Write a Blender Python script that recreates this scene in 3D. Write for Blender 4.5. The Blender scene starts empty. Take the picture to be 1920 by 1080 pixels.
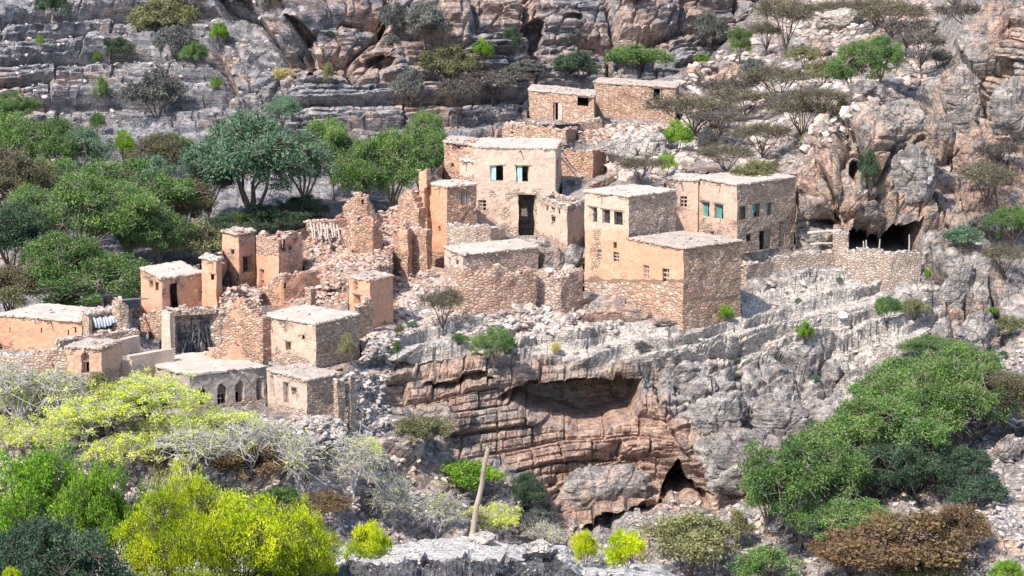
import bpy, math, random
import numpy as np
from mathutils import Vector
SC = bpy.context.scene
COL = SC.collection
F = 4650.0; TH = math.radians(10.0)
# ------------------------------------------------------------------ camera
cd = bpy.data.cameras.new('camera'); cam = bpy.data.objects.new('camera', cd); COL.objects.link(cam)
cam.location = (0, 0, 0); cam.rotation_euler = (math.radians(80), 0, 0)
cd.sensor_width = 36.0; cd.lens = 36.0 * F / 1920.0; cd.clip_start = 0.5; cd.clip_end = 3000
SC.camera = cam
# ------------------------------------------------------------------ light
SUN_EL, SUN_AZ = math.radians(50), math.radians(-138)     # direction towards the sun, azimuth from +Y clockwise
sx, sy, sz = math.sin(SUN_AZ) * math.cos(SUN_EL), math.cos(SUN_AZ) * math.cos(SUN_EL), math.sin(SUN_EL)
W = bpy.data.worlds.new('World'); SC.world = W; W.use_nodes = True
nt = W.node_tree; sky = nt.nodes.new('ShaderNodeTexSky'); sky.sky_type = 'NISHITA'; sky.sun_disc = False
sky.sun_elevation = SUN_EL; sky.sun_rotation = SUN_AZ; sky.air_density = 1.0; sky.dust_density = 1.0
bg = nt.nodes['Background']; bg.inputs[1].default_value = 0.15
nt.links.new(sky.outputs[0], bg.inputs[0])
sl = bpy.data.lights.new('sun', 'SUN'); sl.energy = 3.6; sl.angle = math.radians(0.9); sl.color = (1, 0.94, 0.85)
so = bpy.data.objects.new('sun', sl); COL.objects.link(so)
so.rotation_euler = Vector((sx, sy, sz)).to_track_quat('Z', 'Y').to_euler()
SC.view_settings.view_transform = 'Standard'; SC.view_settings.look = 'None'
SC.view_settings.exposure = 1.02; SC.view_settings.gamma = 1.0
SC.cycles.max_bounces = 6; SC.cycles.transparent_max_bounces = 4
# ------------------------------------------------------------------ projection helpers
cT, sT = math.cos(TH), math.sin(TH)
def ray(px, py):
    u = (px - 960.0) / F; v = (540.0 - py) / F
    return np.array([u, cT + v * sT, -sT + v * cT])
def at(px, py, Y):
    d = ray(px, py); return d * (Y / d[1])
def at_z(px, py, z):
    d = ray(px, py); return d * (z / d[2])
def proj(p):
    f = p[1] * cT - p[2] * sT; u = p[0] / f; v = (p[1] * sT + p[2] * cT) / f
    return 960 + F * u, 540 - F * v
# ------------------------------------------------------------------ numpy noise
def _h(ix, iy, iz, s):
    n = (ix.astype(np.int64) * 374761393 + iy.astype(np.int64) * 668265263 + iz.astype(np.int64) * 2147483647 + s * 1274126177) & 0xffffffff
    n = ((n ^ (n >> 13)) * 1274126177) & 0xffffffff
    n = ((n ^ (n >> 16)) * 2246822519) & 0xffffffff
    return ((n ^ (n >> 15)) & 0xffffff) / float(0xffffff)
def vn(x, y, z, s=0):
    x, y, z = np.broadcast_arrays(np.asarray(x, float), np.asarray(y, float), np.asarray(z, float))
    ix, iy, iz = np.floor(x), np.floor(y), np.floor(z)
    fx, fy, fz = x - ix, y - iy, z - iz
    fx = fx * fx * (3 - 2 * fx); fy = fy * fy * (3 - 2 * fy); fz = fz * fz * (3 - 2 * fz)
    r = 0
    for dx in (0, 1):
        for dy in (0, 1):
            for dz in (0, 1):
                w = (fx if dx else 1 - fx) * (fy if dy else 1 - fy) * (fz if dz else 1 - fz)
                r = r + w * _h(ix + dx, iy + dy, iz + dz, s)
    return r * 2 - 1
def fbm(x, y, z, s=0, o=4):
    r = 0; a = 1; t = 0
    for k in range(o):
        r = r + a * vn(x * 2 ** k, y * 2 ** k, z * 2 ** k, s + k * 7); t += a; a *= .5
    return r / t
def worley(x, y, z, s=0):
    ix, iy, iz = np.floor(x), np.floor(y), np.floor(z)
    f1 = np.full(x.shape, 9.); f2 = np.full(x.shape, 9.); cid = np.zeros(x.shape)
    for dx in (-1, 0, 1):
        for dy in (-1, 0, 1):
            for dz in (-1, 0, 1):
                a, b, c = ix + dx, iy + dy, iz + dz
                h1, h2, h3 = _h(a, b, c, s), _h(a, b, c, s + 11), _h(a, b, c, s + 23)
                d = (a + h1 - x) ** 2 + (b + h2 - y) ** 2 + (c + h3 - z) ** 2
                n = d < f1
                f2 = np.where(n, f1, np.minimum(f2, d)); cid = np.where(n, h1, cid); f1 = np.where(n, d, f1)
    return np.sqrt(f1), np.sqrt(f2), cid
def sstep(a, b, x):
    t = np.clip((x - a) / (b - a), 0, 1); return t * t * (3 - 2 * t)
# ------------------------------------------------------------------ mesh + tagging helpers
def mesh_np(name, V, Fc, mat=None, attrs=None, smooth=False, link=True, parent=None, mats=None, midx=None):
    """V (n,3); Fc is a list of int arrays (m,k)"""
    me = bpy.data.meshes.new(name)
    Fl = Fc if isinstance(Fc, list) else [Fc]
    Fl = [f for f in Fl if len(f)]
    V = np.asarray(V, np.float32)
    me.vertices.add(len(V)); me.vertices.foreach_set('co', V.ravel())
    tot = np.concatenate([np.full(len(f), f.shape[1]) for f in Fl]).astype(np.int32)
    idx = np.concatenate([f.ravel() for f in Fl]).astype(np.int32)
    me.loops.add(len(idx)); me.loops.foreach_set('vertex_index', idx)
    me.polygons.add(len(tot)); st = np.zeros(len(tot), np.int32); st[1:] = np.cumsum(tot)[:-1]
    me.polygons.foreach_set('loop_start', st)
    me.polygons.foreach_set('use_smooth', np.full(len(tot), smooth))
    if mats:
        for m in mats: me.materials.append(m)
        if midx is not None: me.polygons.foreach_set('material_index', np.asarray(midx, np.int32))
    elif mat: me.materials.append(mat)
    for k, a in (attrs or {}).items():
        at_ = me.attributes.new(k, 'FLOAT', 'POINT'); at_.data.foreach_set('value', np.asarray(a, np.float32).ravel())
    me.update(calc_edges=True); me.validate()
    if not link: return me
    return link_me(name, me, parent)
def link_me(name, me, parent=None):
    o = bpy.data.objects.new(name, me); COL.objects.link(o)
    if parent is not None:
        o.parent = parent; o.location = -Vector(parent.location) if parent.get('_w') else (0, 0, 0)
    return o
def tag(o, label=None, cat=None, group=None, kind=None):
    if label: o['label'] = label
    if cat: o['category'] = cat
    if group: o['group'] = group
    if kind: o['kind'] = kind
    return o
def thing(name, label, cat, loc, group=None):
    o = bpy.data.objects.new(name, None); COL.objects.link(o); o.location = [float(v) for v in loc]; o.empty_display_size = .3
    return tag(o, label, cat, group)
# ------------------------------------------------------------------ materials
def mat_new(name, rough=.9):
    m = bpy.data.materials.new(name); m.use_nodes = True
    b = m.node_tree.nodes['Principled BSDF']; b.inputs['Roughness'].default_value = rough
    b.inputs['Specular IOR Level'].default_value = .25
    return m, m.node_tree, b
def N(nt, t, **kw):
    n = nt.nodes.new(t)
    for k, v in kw.items(): setattr(n, k, v)
    return n
def noise(nt, vec, scale, detail=4, rough=.55, sc=None):
    if sc:
        mp = N(nt, 'ShaderNodeMapping'); mp.inputs['Scale'].default_value = sc; nt.links.new(vec, mp.inputs[0]); vec = mp.outputs[0]
    n = N(nt, 'ShaderNodeTexNoise'); n.inputs['Scale'].default_value = scale; n.inputs['Detail'].default_value = detail
    n.inputs['Roughness'].default_value = rough; nt.links.new(vec, n.inputs['Vector']); return n.outputs[0]
def voro(nt, vec, scale, feature='F1', sc=None, rnd=1.0):
    if sc:
        mp = N(nt, 'ShaderNodeMapping'); mp.inputs['Scale'].default_value = sc; nt.links.new(vec, mp.inputs[0]); vec = mp.outputs[0]
    n = N(nt, 'ShaderNodeTexVoronoi', feature=feature); n.inputs['Scale'].default_value = scale; n.inputs['Randomness'].default_value = rnd
    nt.links.new(vec, n.inputs['Vector']); return n
def ramp(nt, fac, stops):
    r = N(nt, 'ShaderNodeValToRGB'); e = r.color_ramp.elements
    while len(e) < len(stops): e.new(.5)
    for k, (p, c) in enumerate(stops):
        e[k].position = p; e[k].color = (c, c, c, 1) if isinstance(c, (int, float)) else (*c, 1)
    nt.links.new(fac, r.inputs[0]); return r.outputs[0]
def mix(nt, fac, a, b, mode='MIX'):
    n = N(nt, 'ShaderNodeMix', data_type='RGBA', blend_type=mode)
    for s, v in ((n.inputs[0], fac), (n.inputs[6], a), (n.inputs[7], b)):
        if isinstance(v, (int, float)): s.default_value = v
        elif isinstance(v, tuple): s.default_value = (*v, 1)
        else: nt.links.new(v, s)
    return n.outputs[2]
def math_(nt, op, a, b=None, c=None):
    n = N(nt, 'ShaderNodeMath', operation=op)
    for s, v in zip(n.inputs, (a, b, c)):
        if v is None: continue
        if isinstance(v, (int, float)): s.default_value = v
        else: nt.links.new(v, s)
    return n.outputs[0]
def bump(nt, b, h, strength=.6, dist=.1, prev=None):
    n = N(nt, 'ShaderNodeBump'); n.inputs['Strength'].default_value = strength; n.inputs['Distance'].default_value = dist
    nt.links.new(h, n.inputs['Height'])
    if prev is not None: nt.links.new(prev, n.inputs['Normal'])
    nt.links.new(n.outputs[0], b.inputs['Normal']); return n.outputs[0]
def attr(nt, name):
    n = N(nt, 'ShaderNodeAttribute', attribute_name=name); return n.outputs['Fac']
def geo(nt): return N(nt, 'ShaderNodeNewGeometry')

def rock_material(name, greys, warms, pales, strata=(.25, .25, 2.2), bsc=1.0, varn_shade=.66):
    m, nt, b = mat_new(name, .93); P = geo(nt).outputs['Position']
    nA = noise(nt, P, .35 * bsc, 6, .6); nB = noise(nt, P, 1.6 * bsc, 5, .65); nS = noise(nt, P, 1.0, 5, .6, strata)
    nF = noise(nt, P, 7.0, 4, .7)
    g = ramp(nt, nB, [(.3, greys[0]), (.5, greys[1]), (.68, greys[2])])
    g2 = ramp(nt, nS, [(.35, .72), (.5, 1.0), (.62, 1.22)])
    g = mix(nt, 1.0, g, g2, 'MULTIPLY')
    w = ramp(nt, nB, [(.3, warms[0]), (.5, warms[1]), (.7, warms[2])])
    s = math_(nt, 'ADD', math_(nt, 'MULTIPLY', math_(nt, 'SUBTRACT', nA, .5), 2.9), math_(nt, 'MULTIPLY', math_(nt, 'SUBTRACT', nB, .5), 2.3))
    fo = math_(nt, 'ADD', attr(nt, 'org'), s); fo = ramp(nt, fo, [(.22, 0.0), (.78, 1.0)])
    c = mix(nt, fo, g, w)
    pl = ramp(nt, nF, [(.3, pales[0]), (.7, pales[1])])
    n2 = noise(nt, P, .8, 5, .65)
    fp = math_(nt, 'ADD', attr(nt, 'pal'), math_(nt, 'MULTIPLY', math_(nt, 'SUBTRACT', n2, .5), 2.2)); fp = ramp(nt, fp, [(.4, 0.0), (.72, 1.0)])
    c = mix(nt, fp, c, pl)
    # desert varnish stains, bluish and spread wider to paint in rock shadow
    st = noise(nt, P, 1.1, 6, .7, (1.4, 1.4, .45)); c = mix(nt, ramp(nt, st, [(.52, 0.0), (.66, varn_shade)]), c, (.09, .09, .105))
    # lichen-pale flecks and fine mottling
    c = mix(nt, 1.0, c, ramp(nt, nF, [(.25, .6), (.5, .98), (.75, 1.35)]), 'MULTIPLY')
    vr = voro(nt, P, 2.4, sc=(1, 1, 1.7)); c = mix(nt, .45, c, ramp(nt, vr.outputs['Color'], [(0., .55), (1., 1.45)]), 'MULTIPLY')
    nt.links.new(c, b.inputs['Base Color'])
    ve = voro(nt, P, 1.9, 'DISTANCE_TO_EDGE', (1, 1, 2.0)); h1 = ramp(nt, ve.outputs['Distance'], [(0, 0.), (.09, 1.)])
    wv = noise(nt, P, 1.0, 4, .6, (.35, .35, 6.0))
    b1 = bump(nt, b, h1, .55, .16); b2 = bump(nt, b, wv, .8, .22, b1)
    b3 = bump(nt, b, nB, .9, .35, b2); bump(nt, b, nF, .8, .10, b3)
    return m
GREY = ((.14, .125, .12), (.29, .26, .24), (.45, .40, .365))
WARM = ((.235, .15, .105), (.40, .265, .19), (.49, .37, .29))
M_ROCK = rock_material('rock', GREY, WARM, ((.38, .33, .285), (.58, .52, .465)))
M_REAR = rock_material('rear_rock', ((.10, .10, .115), (.23, .22, .23), (.41, .37, .355)), ((.20, .125, .095), (.36, .25, .20), (.47, .36, .30)), ((.3, .28, .28), (.48, .44, .43)), (.10, .10, 1.6), .6, .4)  # bluish greys paint distance haze into the rear rock
def masonry_material():
    """stone masonry with mud plaster where attribute pl is high; attributes red and pale shift the plaster"""
    m, nt, b = mat_new('masonry', .95); P = geo(nt).outputs['Position']
    sca = math_(nt, 'SUBTRACT', 1.0, math_(nt, 'MULTIPLY', attr(nt, 'big'), .32)); vm = N(nt, 'ShaderNodeVectorMath', operation='SCALE'); nt.links.new(P, vm.inputs[0]); nt.links.new(sca, vm.inputs['Scale']); PS = vm.outputs[0]
    ve = voro(nt, PS, 4.6, 'DISTANCE_TO_EDGE', (1, 1, 1.8)); vc = voro(nt, PS, 4.6, 'F1', (1, 1, 1.8))
    sep = N(nt, 'ShaderNodeSeparateColor'); nt.links.new(vc.outputs['Color'], sep.inputs[0])
    stone = ramp(nt, sep.outputs[0], [(0, (.33, .245, .20)), (.3, (.42, .315, .25)), (.55, (.47, .355, .275)), (.8, (.51, .42, .35)), (1, (.56, .45, .355))])
    redst = ramp(nt, sep.outputs[0], [(0, (.34, .19, .13)), (.4, (.44, .27, .18)), (.7, (.50, .335, .24)), (1, (.56, .42, .32))])
    stone = mix(nt, attr(nt, 'red'), stone, redst); stone = mix(nt, 1.0, stone, ramp(nt, sep.outputs[1], [(0, .85), (1, 1.15)]), 'MULTIPLY')
    mort = mix(nt, attr(nt, 'red'), (.30, .225, .175), (.35, .215, .14))
    gap = ramp(nt, ve.outputs['Distance'], [(.0, .75), (.05, 0.)])
    stone = mix(nt, gap, stone, mort)
    nA = noise(nt, P, .9, 5, .6); nB = noise(nt, P, 5., 5, .65); nZ = noise(nt, P, 2.0, 5, .7, (1.6, 1.6, .35))
    pla = mix(nt, nA, (.49, .365, .285), (.58, .455, .37)); plr = mix(nt, nA, (.51, .25, .14), (.59, .325, .20))
    pl = mix(nt, attr(nt, 'red'), pla, plr)
    pl = mix(nt, 1.0, pl, ramp(nt, nB, [(.3, .80), (.7, 1.16)]), 'MULTIPLY')
    pl = mix(nt, ramp(nt, nZ, [(.55, 0.), (.75, .45)]), pl, (.26, .19, .14))
    gr = mix(nt, nA, (.24, .22, .205), (.34, .31, .285)); pl = mix(nt, attr(nt, 'grey'), pl, gr)
    f = math_(nt, 'ADD', attr(nt, 'pl'), math_(nt, 'MULTIPLY', math_(nt, 'SUBTRACT', noise(nt, P, 1.3, 6, .65), .5), 1.9))
    f = ramp(nt, f, [(.46, 0.), (.54, 1.)])
    c = mix(nt, f, stone, pl); nt.links.new(c, b.inputs['Base Color'])
    hs = ramp(nt, ve.outputs['Distance'], [(0, 0.), (.12, .8), (.3, 1.)])
    h = N(nt, 'ShaderNodeMix', data_type='FLOAT'); nt.links.new(f, h.inputs[0]); nt.links.new(hs, h.inputs[2]); h.inputs[3].default_value = 1.12
    b1 = bump(nt, b, h.outputs[0], .8, .10); bump(nt, b, nB, .55, .08, b1)
    return m
M_WALL = masonry_material()
def simple(name, c1, c2, scale=2., rough=.9, bs=.4, bd=.05, sc=None, detail=5):
    m, nt, b = mat_new(name, rough); P = N(nt, 'ShaderNodeTexCoord').outputs['Object']
    n = noise(nt, P, scale, detail, .62, sc)
    nt.links.new(ramp(nt, n, [(.32, c1), (.68, c2)]), b.inputs['Base Color'])
    bump(nt, b, n, bs, bd); return m
M_ROOF = simple('mud_roof', (.35, .285, .235), (.50, .43, .37), 1.1, bs=.5, bd=.08)
M_ROOF2 = simple('dusty_roof', (.30, .235, .19), (.42, .35, .295), 1.3, bs=.6, bd=.1)
M_WOOD = simple('old_wood', (.14, .105, .085), (.30, .25, .21), 6., sc=(1, 1, .3))
M_PALEWOOD = simple('bleached_wood', (.32, .27, .225), (.52, .46, .40), 5.)
M_DARKWOOD = simple('dark_timber', (.035, .035, .042), (.13, .13, .145), 5.)
M_TEAL = simple('teal_shutter_paint', (.06, .20, .19), (.13, .33, .30), 4., .6)
M_SHUT = simple('pale_teal_shutter_paint', (.28, .47, .43), (.40, .60, .55), 4., .6)
M_IRON = simple('window_iron', (.02, .02, .022), (.06, .05, .05), 5., .6)
M_VOID = simple('dark_room', (.03, .022, .02), (.06, .045, .04), 2.)
M_TIN = simple('weathered_tin', (.22, .25, .30), (.48, .52, .58), 2.5, .55, .5, .05, (1, 1, .2))
M_STONE = None
def loose_stone(name, cols):
    m, nt, b = mat_new(name, .92); g = geo(nt); P = g.outputs['Position']
    c = ramp(nt, g.outputs['Random Per Island'], [(k / (len(cols) - 1), q) for k, q in enumerate(cols)])
    n = noise(nt, P, 4., 4, .65); c = mix(nt, 1.0, c, ramp(nt, n, [(.3, .7), (.7, 1.3)]), 'MULTIPLY')
    nt.links.new(c, b.inputs['Base Color']); bump(nt, b, n, .6, .08); return m
M_STONE = loose_stone('loose_stone', [(.2, .17, .16), (.34, .27, .235), (.46, .34, .27), (.40, .37, .36), (.54, .47, .42)])
M_REDST = loose_stone('red_loose_stone', [(.24, .13, .09), (.36, .22, .16), (.46, .30, .21), (.42, .33, .29), (.52, .43, .37)])
M_GREYST = loose_stone('grey_loose_stone', [(.17, .155, .15), (.28, .25, .235), (.40, .35, .32), (.45, .41, .38), (.50, .35, .26)])
M_PALEST = loose_stone('pale_loose_stone', [(.26, .23, .22), (.38, .33, .29), (.47, .41, .37), (.42, .29, .21), (.53, .47, .42)])
def leaf_mat(name, cols, trans=.35, nsc=.8):
    m, nt, b = mat_new(name, .62); g = geo(nt); P = g.outputs['Position']
    oi = N(nt, 'ShaderNodeObjectInfo')
    r = math_(nt, 'ADD', math_(nt, 'MULTIPLY', g.outputs['Random Per Island'], .42), math_(nt, 'MULTIPLY_ADD', noise(nt, P, nsc, 3, .5), 1.1, -.26))
    c = ramp(nt, r, [(.12 + .76 * k / (len(cols) - 1), q) for k, q in enumerate(cols)])
    v = math_(nt, 'MULTIPLY_ADD', oi.outputs['Random'], .35, .83)
    c = mix(nt, 1.0, c, v, 'MULTIPLY'); nt.links.new(c, b.inputs['Base Color'])
    t = N(nt, 'ShaderNodeBsdfTranslucent'); nt.links.new(c, t.inputs[0])
    ms = N(nt, 'ShaderNodeMixShader'); ms.inputs[0].default_value = trans
    nt.links.new(b.outputs[0], ms.inputs[1]); nt.links.new(t.outputs[0], ms.inputs[2])
    nt.links.new(ms.outputs[0], nt.nodes['Material Output'].inputs[0]); return m
L = {
 'lime': leaf_mat('lime_leaves', [(.08, .16, .01), (.34, .46, .01), (.66, .72, .012), (.84, .82, .02)], .4),
 'limeyoung': leaf_mat('young_lime_leaves', [(.34, .46, .03), (.55, .66, .04), (.72, .76, .08), (.60, .50, .14)], .4),
 'green': leaf_mat('green_leaves', [(.03, .075, .025), (.08, .16, .04), (.16, .27, .065), (.28, .38, .11)], .25),
 'mid': leaf_mat('mid_green_leaves', [(.035, .085, .03), (.08, .17, .045), (.15, .26, .06), (.24, .34, .10)], .25),
 'teal': leaf_mat('grey_green_leaves', [(.03, .075, .045), (.07, .15, .085), (.14, .25, .135), (.26, .38, .22)], .2),
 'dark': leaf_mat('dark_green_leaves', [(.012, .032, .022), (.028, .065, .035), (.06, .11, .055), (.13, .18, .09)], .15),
 'olive': leaf_mat('olive_leaves', [(.09, .10, .04), (.17, .18, .07), (.26, .26, .11), (.34, .32, .16)], .25),
 'brown': leaf_mat('brown_olive_leaves', [(.06, .05, .035), (.11, .095, .05), (.19, .17, .08), (.13, .20, .07)], .2),
 'rust': leaf_mat('rust_leaves', [(.07, .05, .025), (.17, .10, .045), (.25, .16, .075), (.16, .18, .06)], .25),
 'bright': leaf_mat('bright_green_leaves', [(.05, .13, .012), (.12, .27, .02), (.22, .40, .03), (.34, .50, .05)], .35),
 'grey': leaf_mat('grey_scrub_leaves', [(.06, .065, .07), (.10, .11, .105), (.17, .17, .15), (.22, .24, .18)], .15),
 'straw': leaf_mat('straw_leaves', [(.30, .24, .08), (.46, .38, .14), (.58, .50, .22), (.5, .46, .2)], .3),
}
M_BARKP = simple('pale_bark', (.24, .225, .225), (.46, .43, .42), 6.)
M_BARKD = simple('dark_bark', (.06, .045, .04), (.14, .11, .095), 6.)
M_BARKB = simple('brown_bark', (.12, .09, .075), (.25, .20, .17), 6.)
# ------------------------------------------------------------------ buildings: spec table (all pixel anchored, true rectangles in the world)
# C near top corner, L / R ends of the left / right walls at roof height, yb = foot of near corner, Y = distance of near corner
HS = []
def H(**k): HS.append(k); return k
# style of openings: (edge, x0,y0,x1,y1, style)
H(n='stone_house', Y=158, C=(1041, 279), L=(888, 276), R=(1053, 263), yb=446, pl=1.05, red=.12, roof='pale',
  lab='tall pale plastered house with two shuttered windows above a high dark doorway', zones=[(0, 888, 350, 1045, 446, -.45)],
  ops=[(0, 919, 310, 944, 340, 'shut'), (0, 968, 311, 993, 342, 'shut'), (0, 897, 375, 911, 395, 'lattice'), (0, 972, 365, 1006, 443, 'hole'), (1, 1044, 300, 1048, 342, 'hole')])
H(n='ruined_house', Y=163, C=(892, 273), L=(832, 266), R=(905, 262), yb=345, pl=.45, red=.9, roof='dust', rag=.35,
  lab='small reddish roofless block joined behind the left side of the tall pale house', ops=[(0, 846, 306, 851, 313, 'hole')])
H(n='stone_house', Y=160, C=(889, 304), L=(862, 301), R=(900, 298), yb=345, pl=.7, red=.35, roof='pale',
  lab='low pinkish plaster room against the left wall of the tall pale house', ops=[])
H(n='mud_house', Y=154.5, C=(838, 351), L=(802, 344), R=(893, 346), yb=506, pl=.95, red=.95, roof='pale', zones=[(0, 795, 474, 845, 510, -1), (1, 830, 350, 900, 510, -.75)],
  lab='narrow orange plastered tower house with one slit window left of the tall pale house', ops=[(0, 822, 424, 826, 434, 'hole'), (1, 864, 360, 882, 384, 'sticks')])
H(n='stone_house', Y=151, C=(1064, 386), L=(1007, 368), R=(1096, 376), yb=470, pl=.72, red=.25, roof=None, rag=.15, zones=[(0, 1000, 360, 1070, 384, -.4)],
  lab='roofless pale walls with tiny windows right of the high dark doorway', ops=[(0, 1025, 386, 1029, 397, 'hole'), (0, 1035, 389, 1040, 400, 'hole'), (0, 1047, 391, 1051, 402, 'hole'), (0, 1034, 406, 1041, 420, 'hole')])
H(n='stone_house', Y=146, C=(1179, 369), L=(1097, 359), R=(1268, 358), yb=560, pl=.78, red=.22, roof='pale', zones=[(1, 1170, 360, 1275, 450, -.75), (0, 1090, 430, 1185, 530, .5), (0, 1105, 430, 1128, 525, -.9), (0, 1090, 524, 1185, 580, -1.5)],
  lab='square two storey house with three barred upper windows in a row', redz=[(0, 1090, 430, 1190, 530, .55)], bigz=[(0, 1080, 524, 1190, 620)],
  ops=[(0, 1104, 388, 1119, 416, 'bars'), (0, 1128, 393, 1144, 421, 'bars'), (0, 1152, 397, 1168, 424, 'bars'), (0, 1120, 470, 1129, 488, 'lattice'), (0, 1150, 473, 1160, 491, 'lattice'), (0, 1151, 454, 1157, 466, 'hole')])
H(n='stone_house', Y=141.5, C=(1282, 466), L=(1176, 448), R=(1390, 452), yb=606, pl=.95, red=.85, roof='dust', zones=[(1, 1270, 440, 1400, 620, -1.1), (0, 1150, 526, 1290, 620, -1.6)], bigz=[(0, 1150, 526, 1290, 640), (1, 1275, 560, 1400, 660)],
  lab='low flat roofed house with orange front and dark stone side wall at the village front',
  ops=[(0, 1206, 497, 1217, 522, 'lattice'), (0, 1242, 504, 1255, 530, 'lattice')])
H(n='stone_house', Y=151.5, C=(1383, 347), L=(1302, 333), R=(1492, 332), yb=478, pl=.8, red=.3, roof='pale', zones=[(1, 1370, 330, 1500, 480, -.85), (0, 1300, 410, 1390, 480, -.3)],
  lab='large flat roofed house with teal windows on two walls beside the right cliff',
  ops=[(0, 1313, 379, 1330, 407, 'teal'), (0, 1339, 383, 1356, 411, 'teal'), (0, 1332, 434, 1339, 443, 'hole'), (1, 1386, 387, 1397, 413, 'woodshut'), (1, 1411, 382, 1424, 408, 'teal'), (1, 1437, 380, 1448, 406, 'teal'),
       (1, 1424, 431, 1445, 470, 'door'), (1, 1461, 415, 1472, 462, 'hole'), (1, 1398, 439, 1407, 453, 'hole')])
H(n='stone_house', Y=154.5, C=(1309, 339), L=(1249, 336), R=(1330, 331), yb=445, pl=.95, red=.3, roof='pale',
  lab='narrow cream plastered room with one lattice window between the two flat roofed houses', ops=[(0, 1275, 368, 1288, 388, 'lattice')])
H(n='stone_house', Y=177, C=(1113, 181), L=(992, 169), R=(1117, 171), yb=236, pl=-.15, red=.8, roof='dust', rag=0,
  lab='topmost left stone house with narrow doorway and a hole broken under its roof', ops=[(0, 1038, 192, 1047, 226, 'halfdoor'), (0, 1083, 183, 1112, 200, 'hole')])
H(n='stone_house', Y=181, C=(1267, 164), L=(1114, 155), R=(1273, 156), yb=230, pl=-.05, red=.75, roof='dust',
  lab='topmost right stone house with framed window opening under a thick roof edge', ops=[(0, 1222, 160, 1243, 190, 'frame')])
H(n='ruined_house', Y=170, C=(1062, 246), L=(942, 238), R=(1084, 236), yb=272, pl=-.05, red=.8, roof=None, rag=.25,
  lab='low ruined terrace house of red stone just below the topmost left house', ops=[(0, 958, 247, 963, 253, 'hole')])
H(n='ruined_house', Y=164.5, C=(1112, 283), L=(1052, 279), R=(1137, 276), yb=334, pl=.25, red=1, roof=None, rag=.3,
  lab='roofless red stone ruin right behind the tall pale house', ops=[(0, 1090, 294, 1094, 300, 'hole')])
H(n='stone_house', Y=146.5, C=(868, 478), L=(833, 463), R=(1010, 464), yb=520, pl=.9, red=.15, roof='pale', zones=[(1, 860, 460, 1015, 520, -1.1)],
  lab='low wide terrace house with dry stone front below the round stone wall', ops=[(0, 841, 484, 845, 500, 'hole'), (0, 855, 488, 859, 504, 'hole')])
# left group
H(n='mud_house', Y=135, C=(152, 603), L=(-6, 591), R=(232, 583), yb=668, pl=.97, red=.85, roof='pale',
  lab='long orange plastered house with slit openings at the left edge', ops=[(0, 16, 615, 20, 625, 'hole'), (0, 76, 615, 79, 625, 'hole'), (0, 127, 619, 130, 630, 'hole'), (0, 140, 613, 143, 624, 'hole')])
H(n='mud_house', Y=142, C=(303, 523), L=(263, 503), R=(380, 512), yb=612, pl=.7, red=.8, roof='pale', zones=[(0, 255, 540, 305, 620, .3)],
  lab='broken walled house with tall black doorway left of the pale orange tower', ops=[(0, 280, 526, 287, 542, 'hole'), (0, 291, 529, 297, 546, 'hole'), (1, 316, 531, 333, 580, 'hole')])
H(n='mud_house', Y=142.5, C=(405, 489), L=(377, 483), R=(416, 484), yb=580, pl=1.2, red=.8, roof='pale',
  lab='slim pale orange tower with one small square hole', ops=[(0, 395, 514, 402, 526, 'hole')])
H(n='ruined_house', Y=149, C=(447, 440), L=(416, 434), R=(478, 434), yb=545, pl=.6, red=.75, roof='dust', rag=.1, zones=[(0, 420, 440, 446, 466, .5)],
  lab='ruined stone tower with rounded top and two large black openings', ops=[(0, 433, 468, 439, 478, 'hole'), (1, 455, 480, 476, 512, 'hole'), (0, 419, 510, 433, 548, 'hole')])
H(n='ruined_house', Y=147, C=(522, 437), L=(480, 428), R=(566, 424), yb=552, pl=.55, red=.75, roof=None, rag=.5, zones=[(0, 475, 480, 525, 560, .4), (0, 475, 420, 525, 480, -.5)],
  lab='tall roofless mud and stone shell with windows above the rubble slope', ops=[(1, 526, 450, 534, 472, 'hole'), (1, 549, 447, 557, 457, 'hole'), (1, 541, 462, 547, 474, 'hole'), (0, 486, 505, 496, 545, 'niche')])
H(n='stone_house', Y=131.5, C=(592, 608), L=(489, 591), R=(674, 590), yb=695, pl=.62, red=.35, roof='pale', zones=[(1, 585, 585, 680, 700, -.8)],
  lab='square stone house with bright flat roof and one small window below the rubble', ops=[(0, 536, 641, 546, 658, 'hole'), (0, 510, 619, 513, 627, 'hole'), (0, 566, 628, 570, 636, 'hole')])
H(n='mud_house', Y=138.5, C=(693, 527), L=(655, 519), R=(737, 517), yb=618, pl=.9, red=.85, roof='dust',
  lab='small orange plastered room standing alone in the rubble with a curved roof edge', ops=[(0, 663, 528, 671, 546, 'niche'), (0, 663, 553, 676, 571, 'hole'), (0, 672, 590, 681, 622, 'hole')])
H(n='stone_house', Y=128, C=(356, 704), L=(258, 677), R=(499, 687), yb=775, pl=.75, red=.1, grey=.75, roof='pale', step=.075,  # grey plaster puts the arcade wall's shade into the colour
  lab='shade grey house with a row of pointed arched windows under a bright flat roof', ops=[(1, 374, 726, 384, 760, 'arch'), (1, 406, 719, 424, 758, 'arch'), (1, 441, 713, 458, 755, 'arch'), (1, 479, 708, 495, 750, 'arch')])
H(n='stone_house', Y=127, C=(575, 713), L=(501, 694), R=(640, 702), yb=785, pl=.8, red=.15, grey=.2, roof='dust', step=.1, zones=[(1, 570, 700, 645, 790, -.75)],
  lab='low cream house with a tall narrow window right of the arched windows', ops=[(0, 505, 697, 514, 745, 'arch'), (0, 531, 717, 541, 756, 'woodshut'), (0, 547, 727, 556, 741, 'woodshut')])
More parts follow.
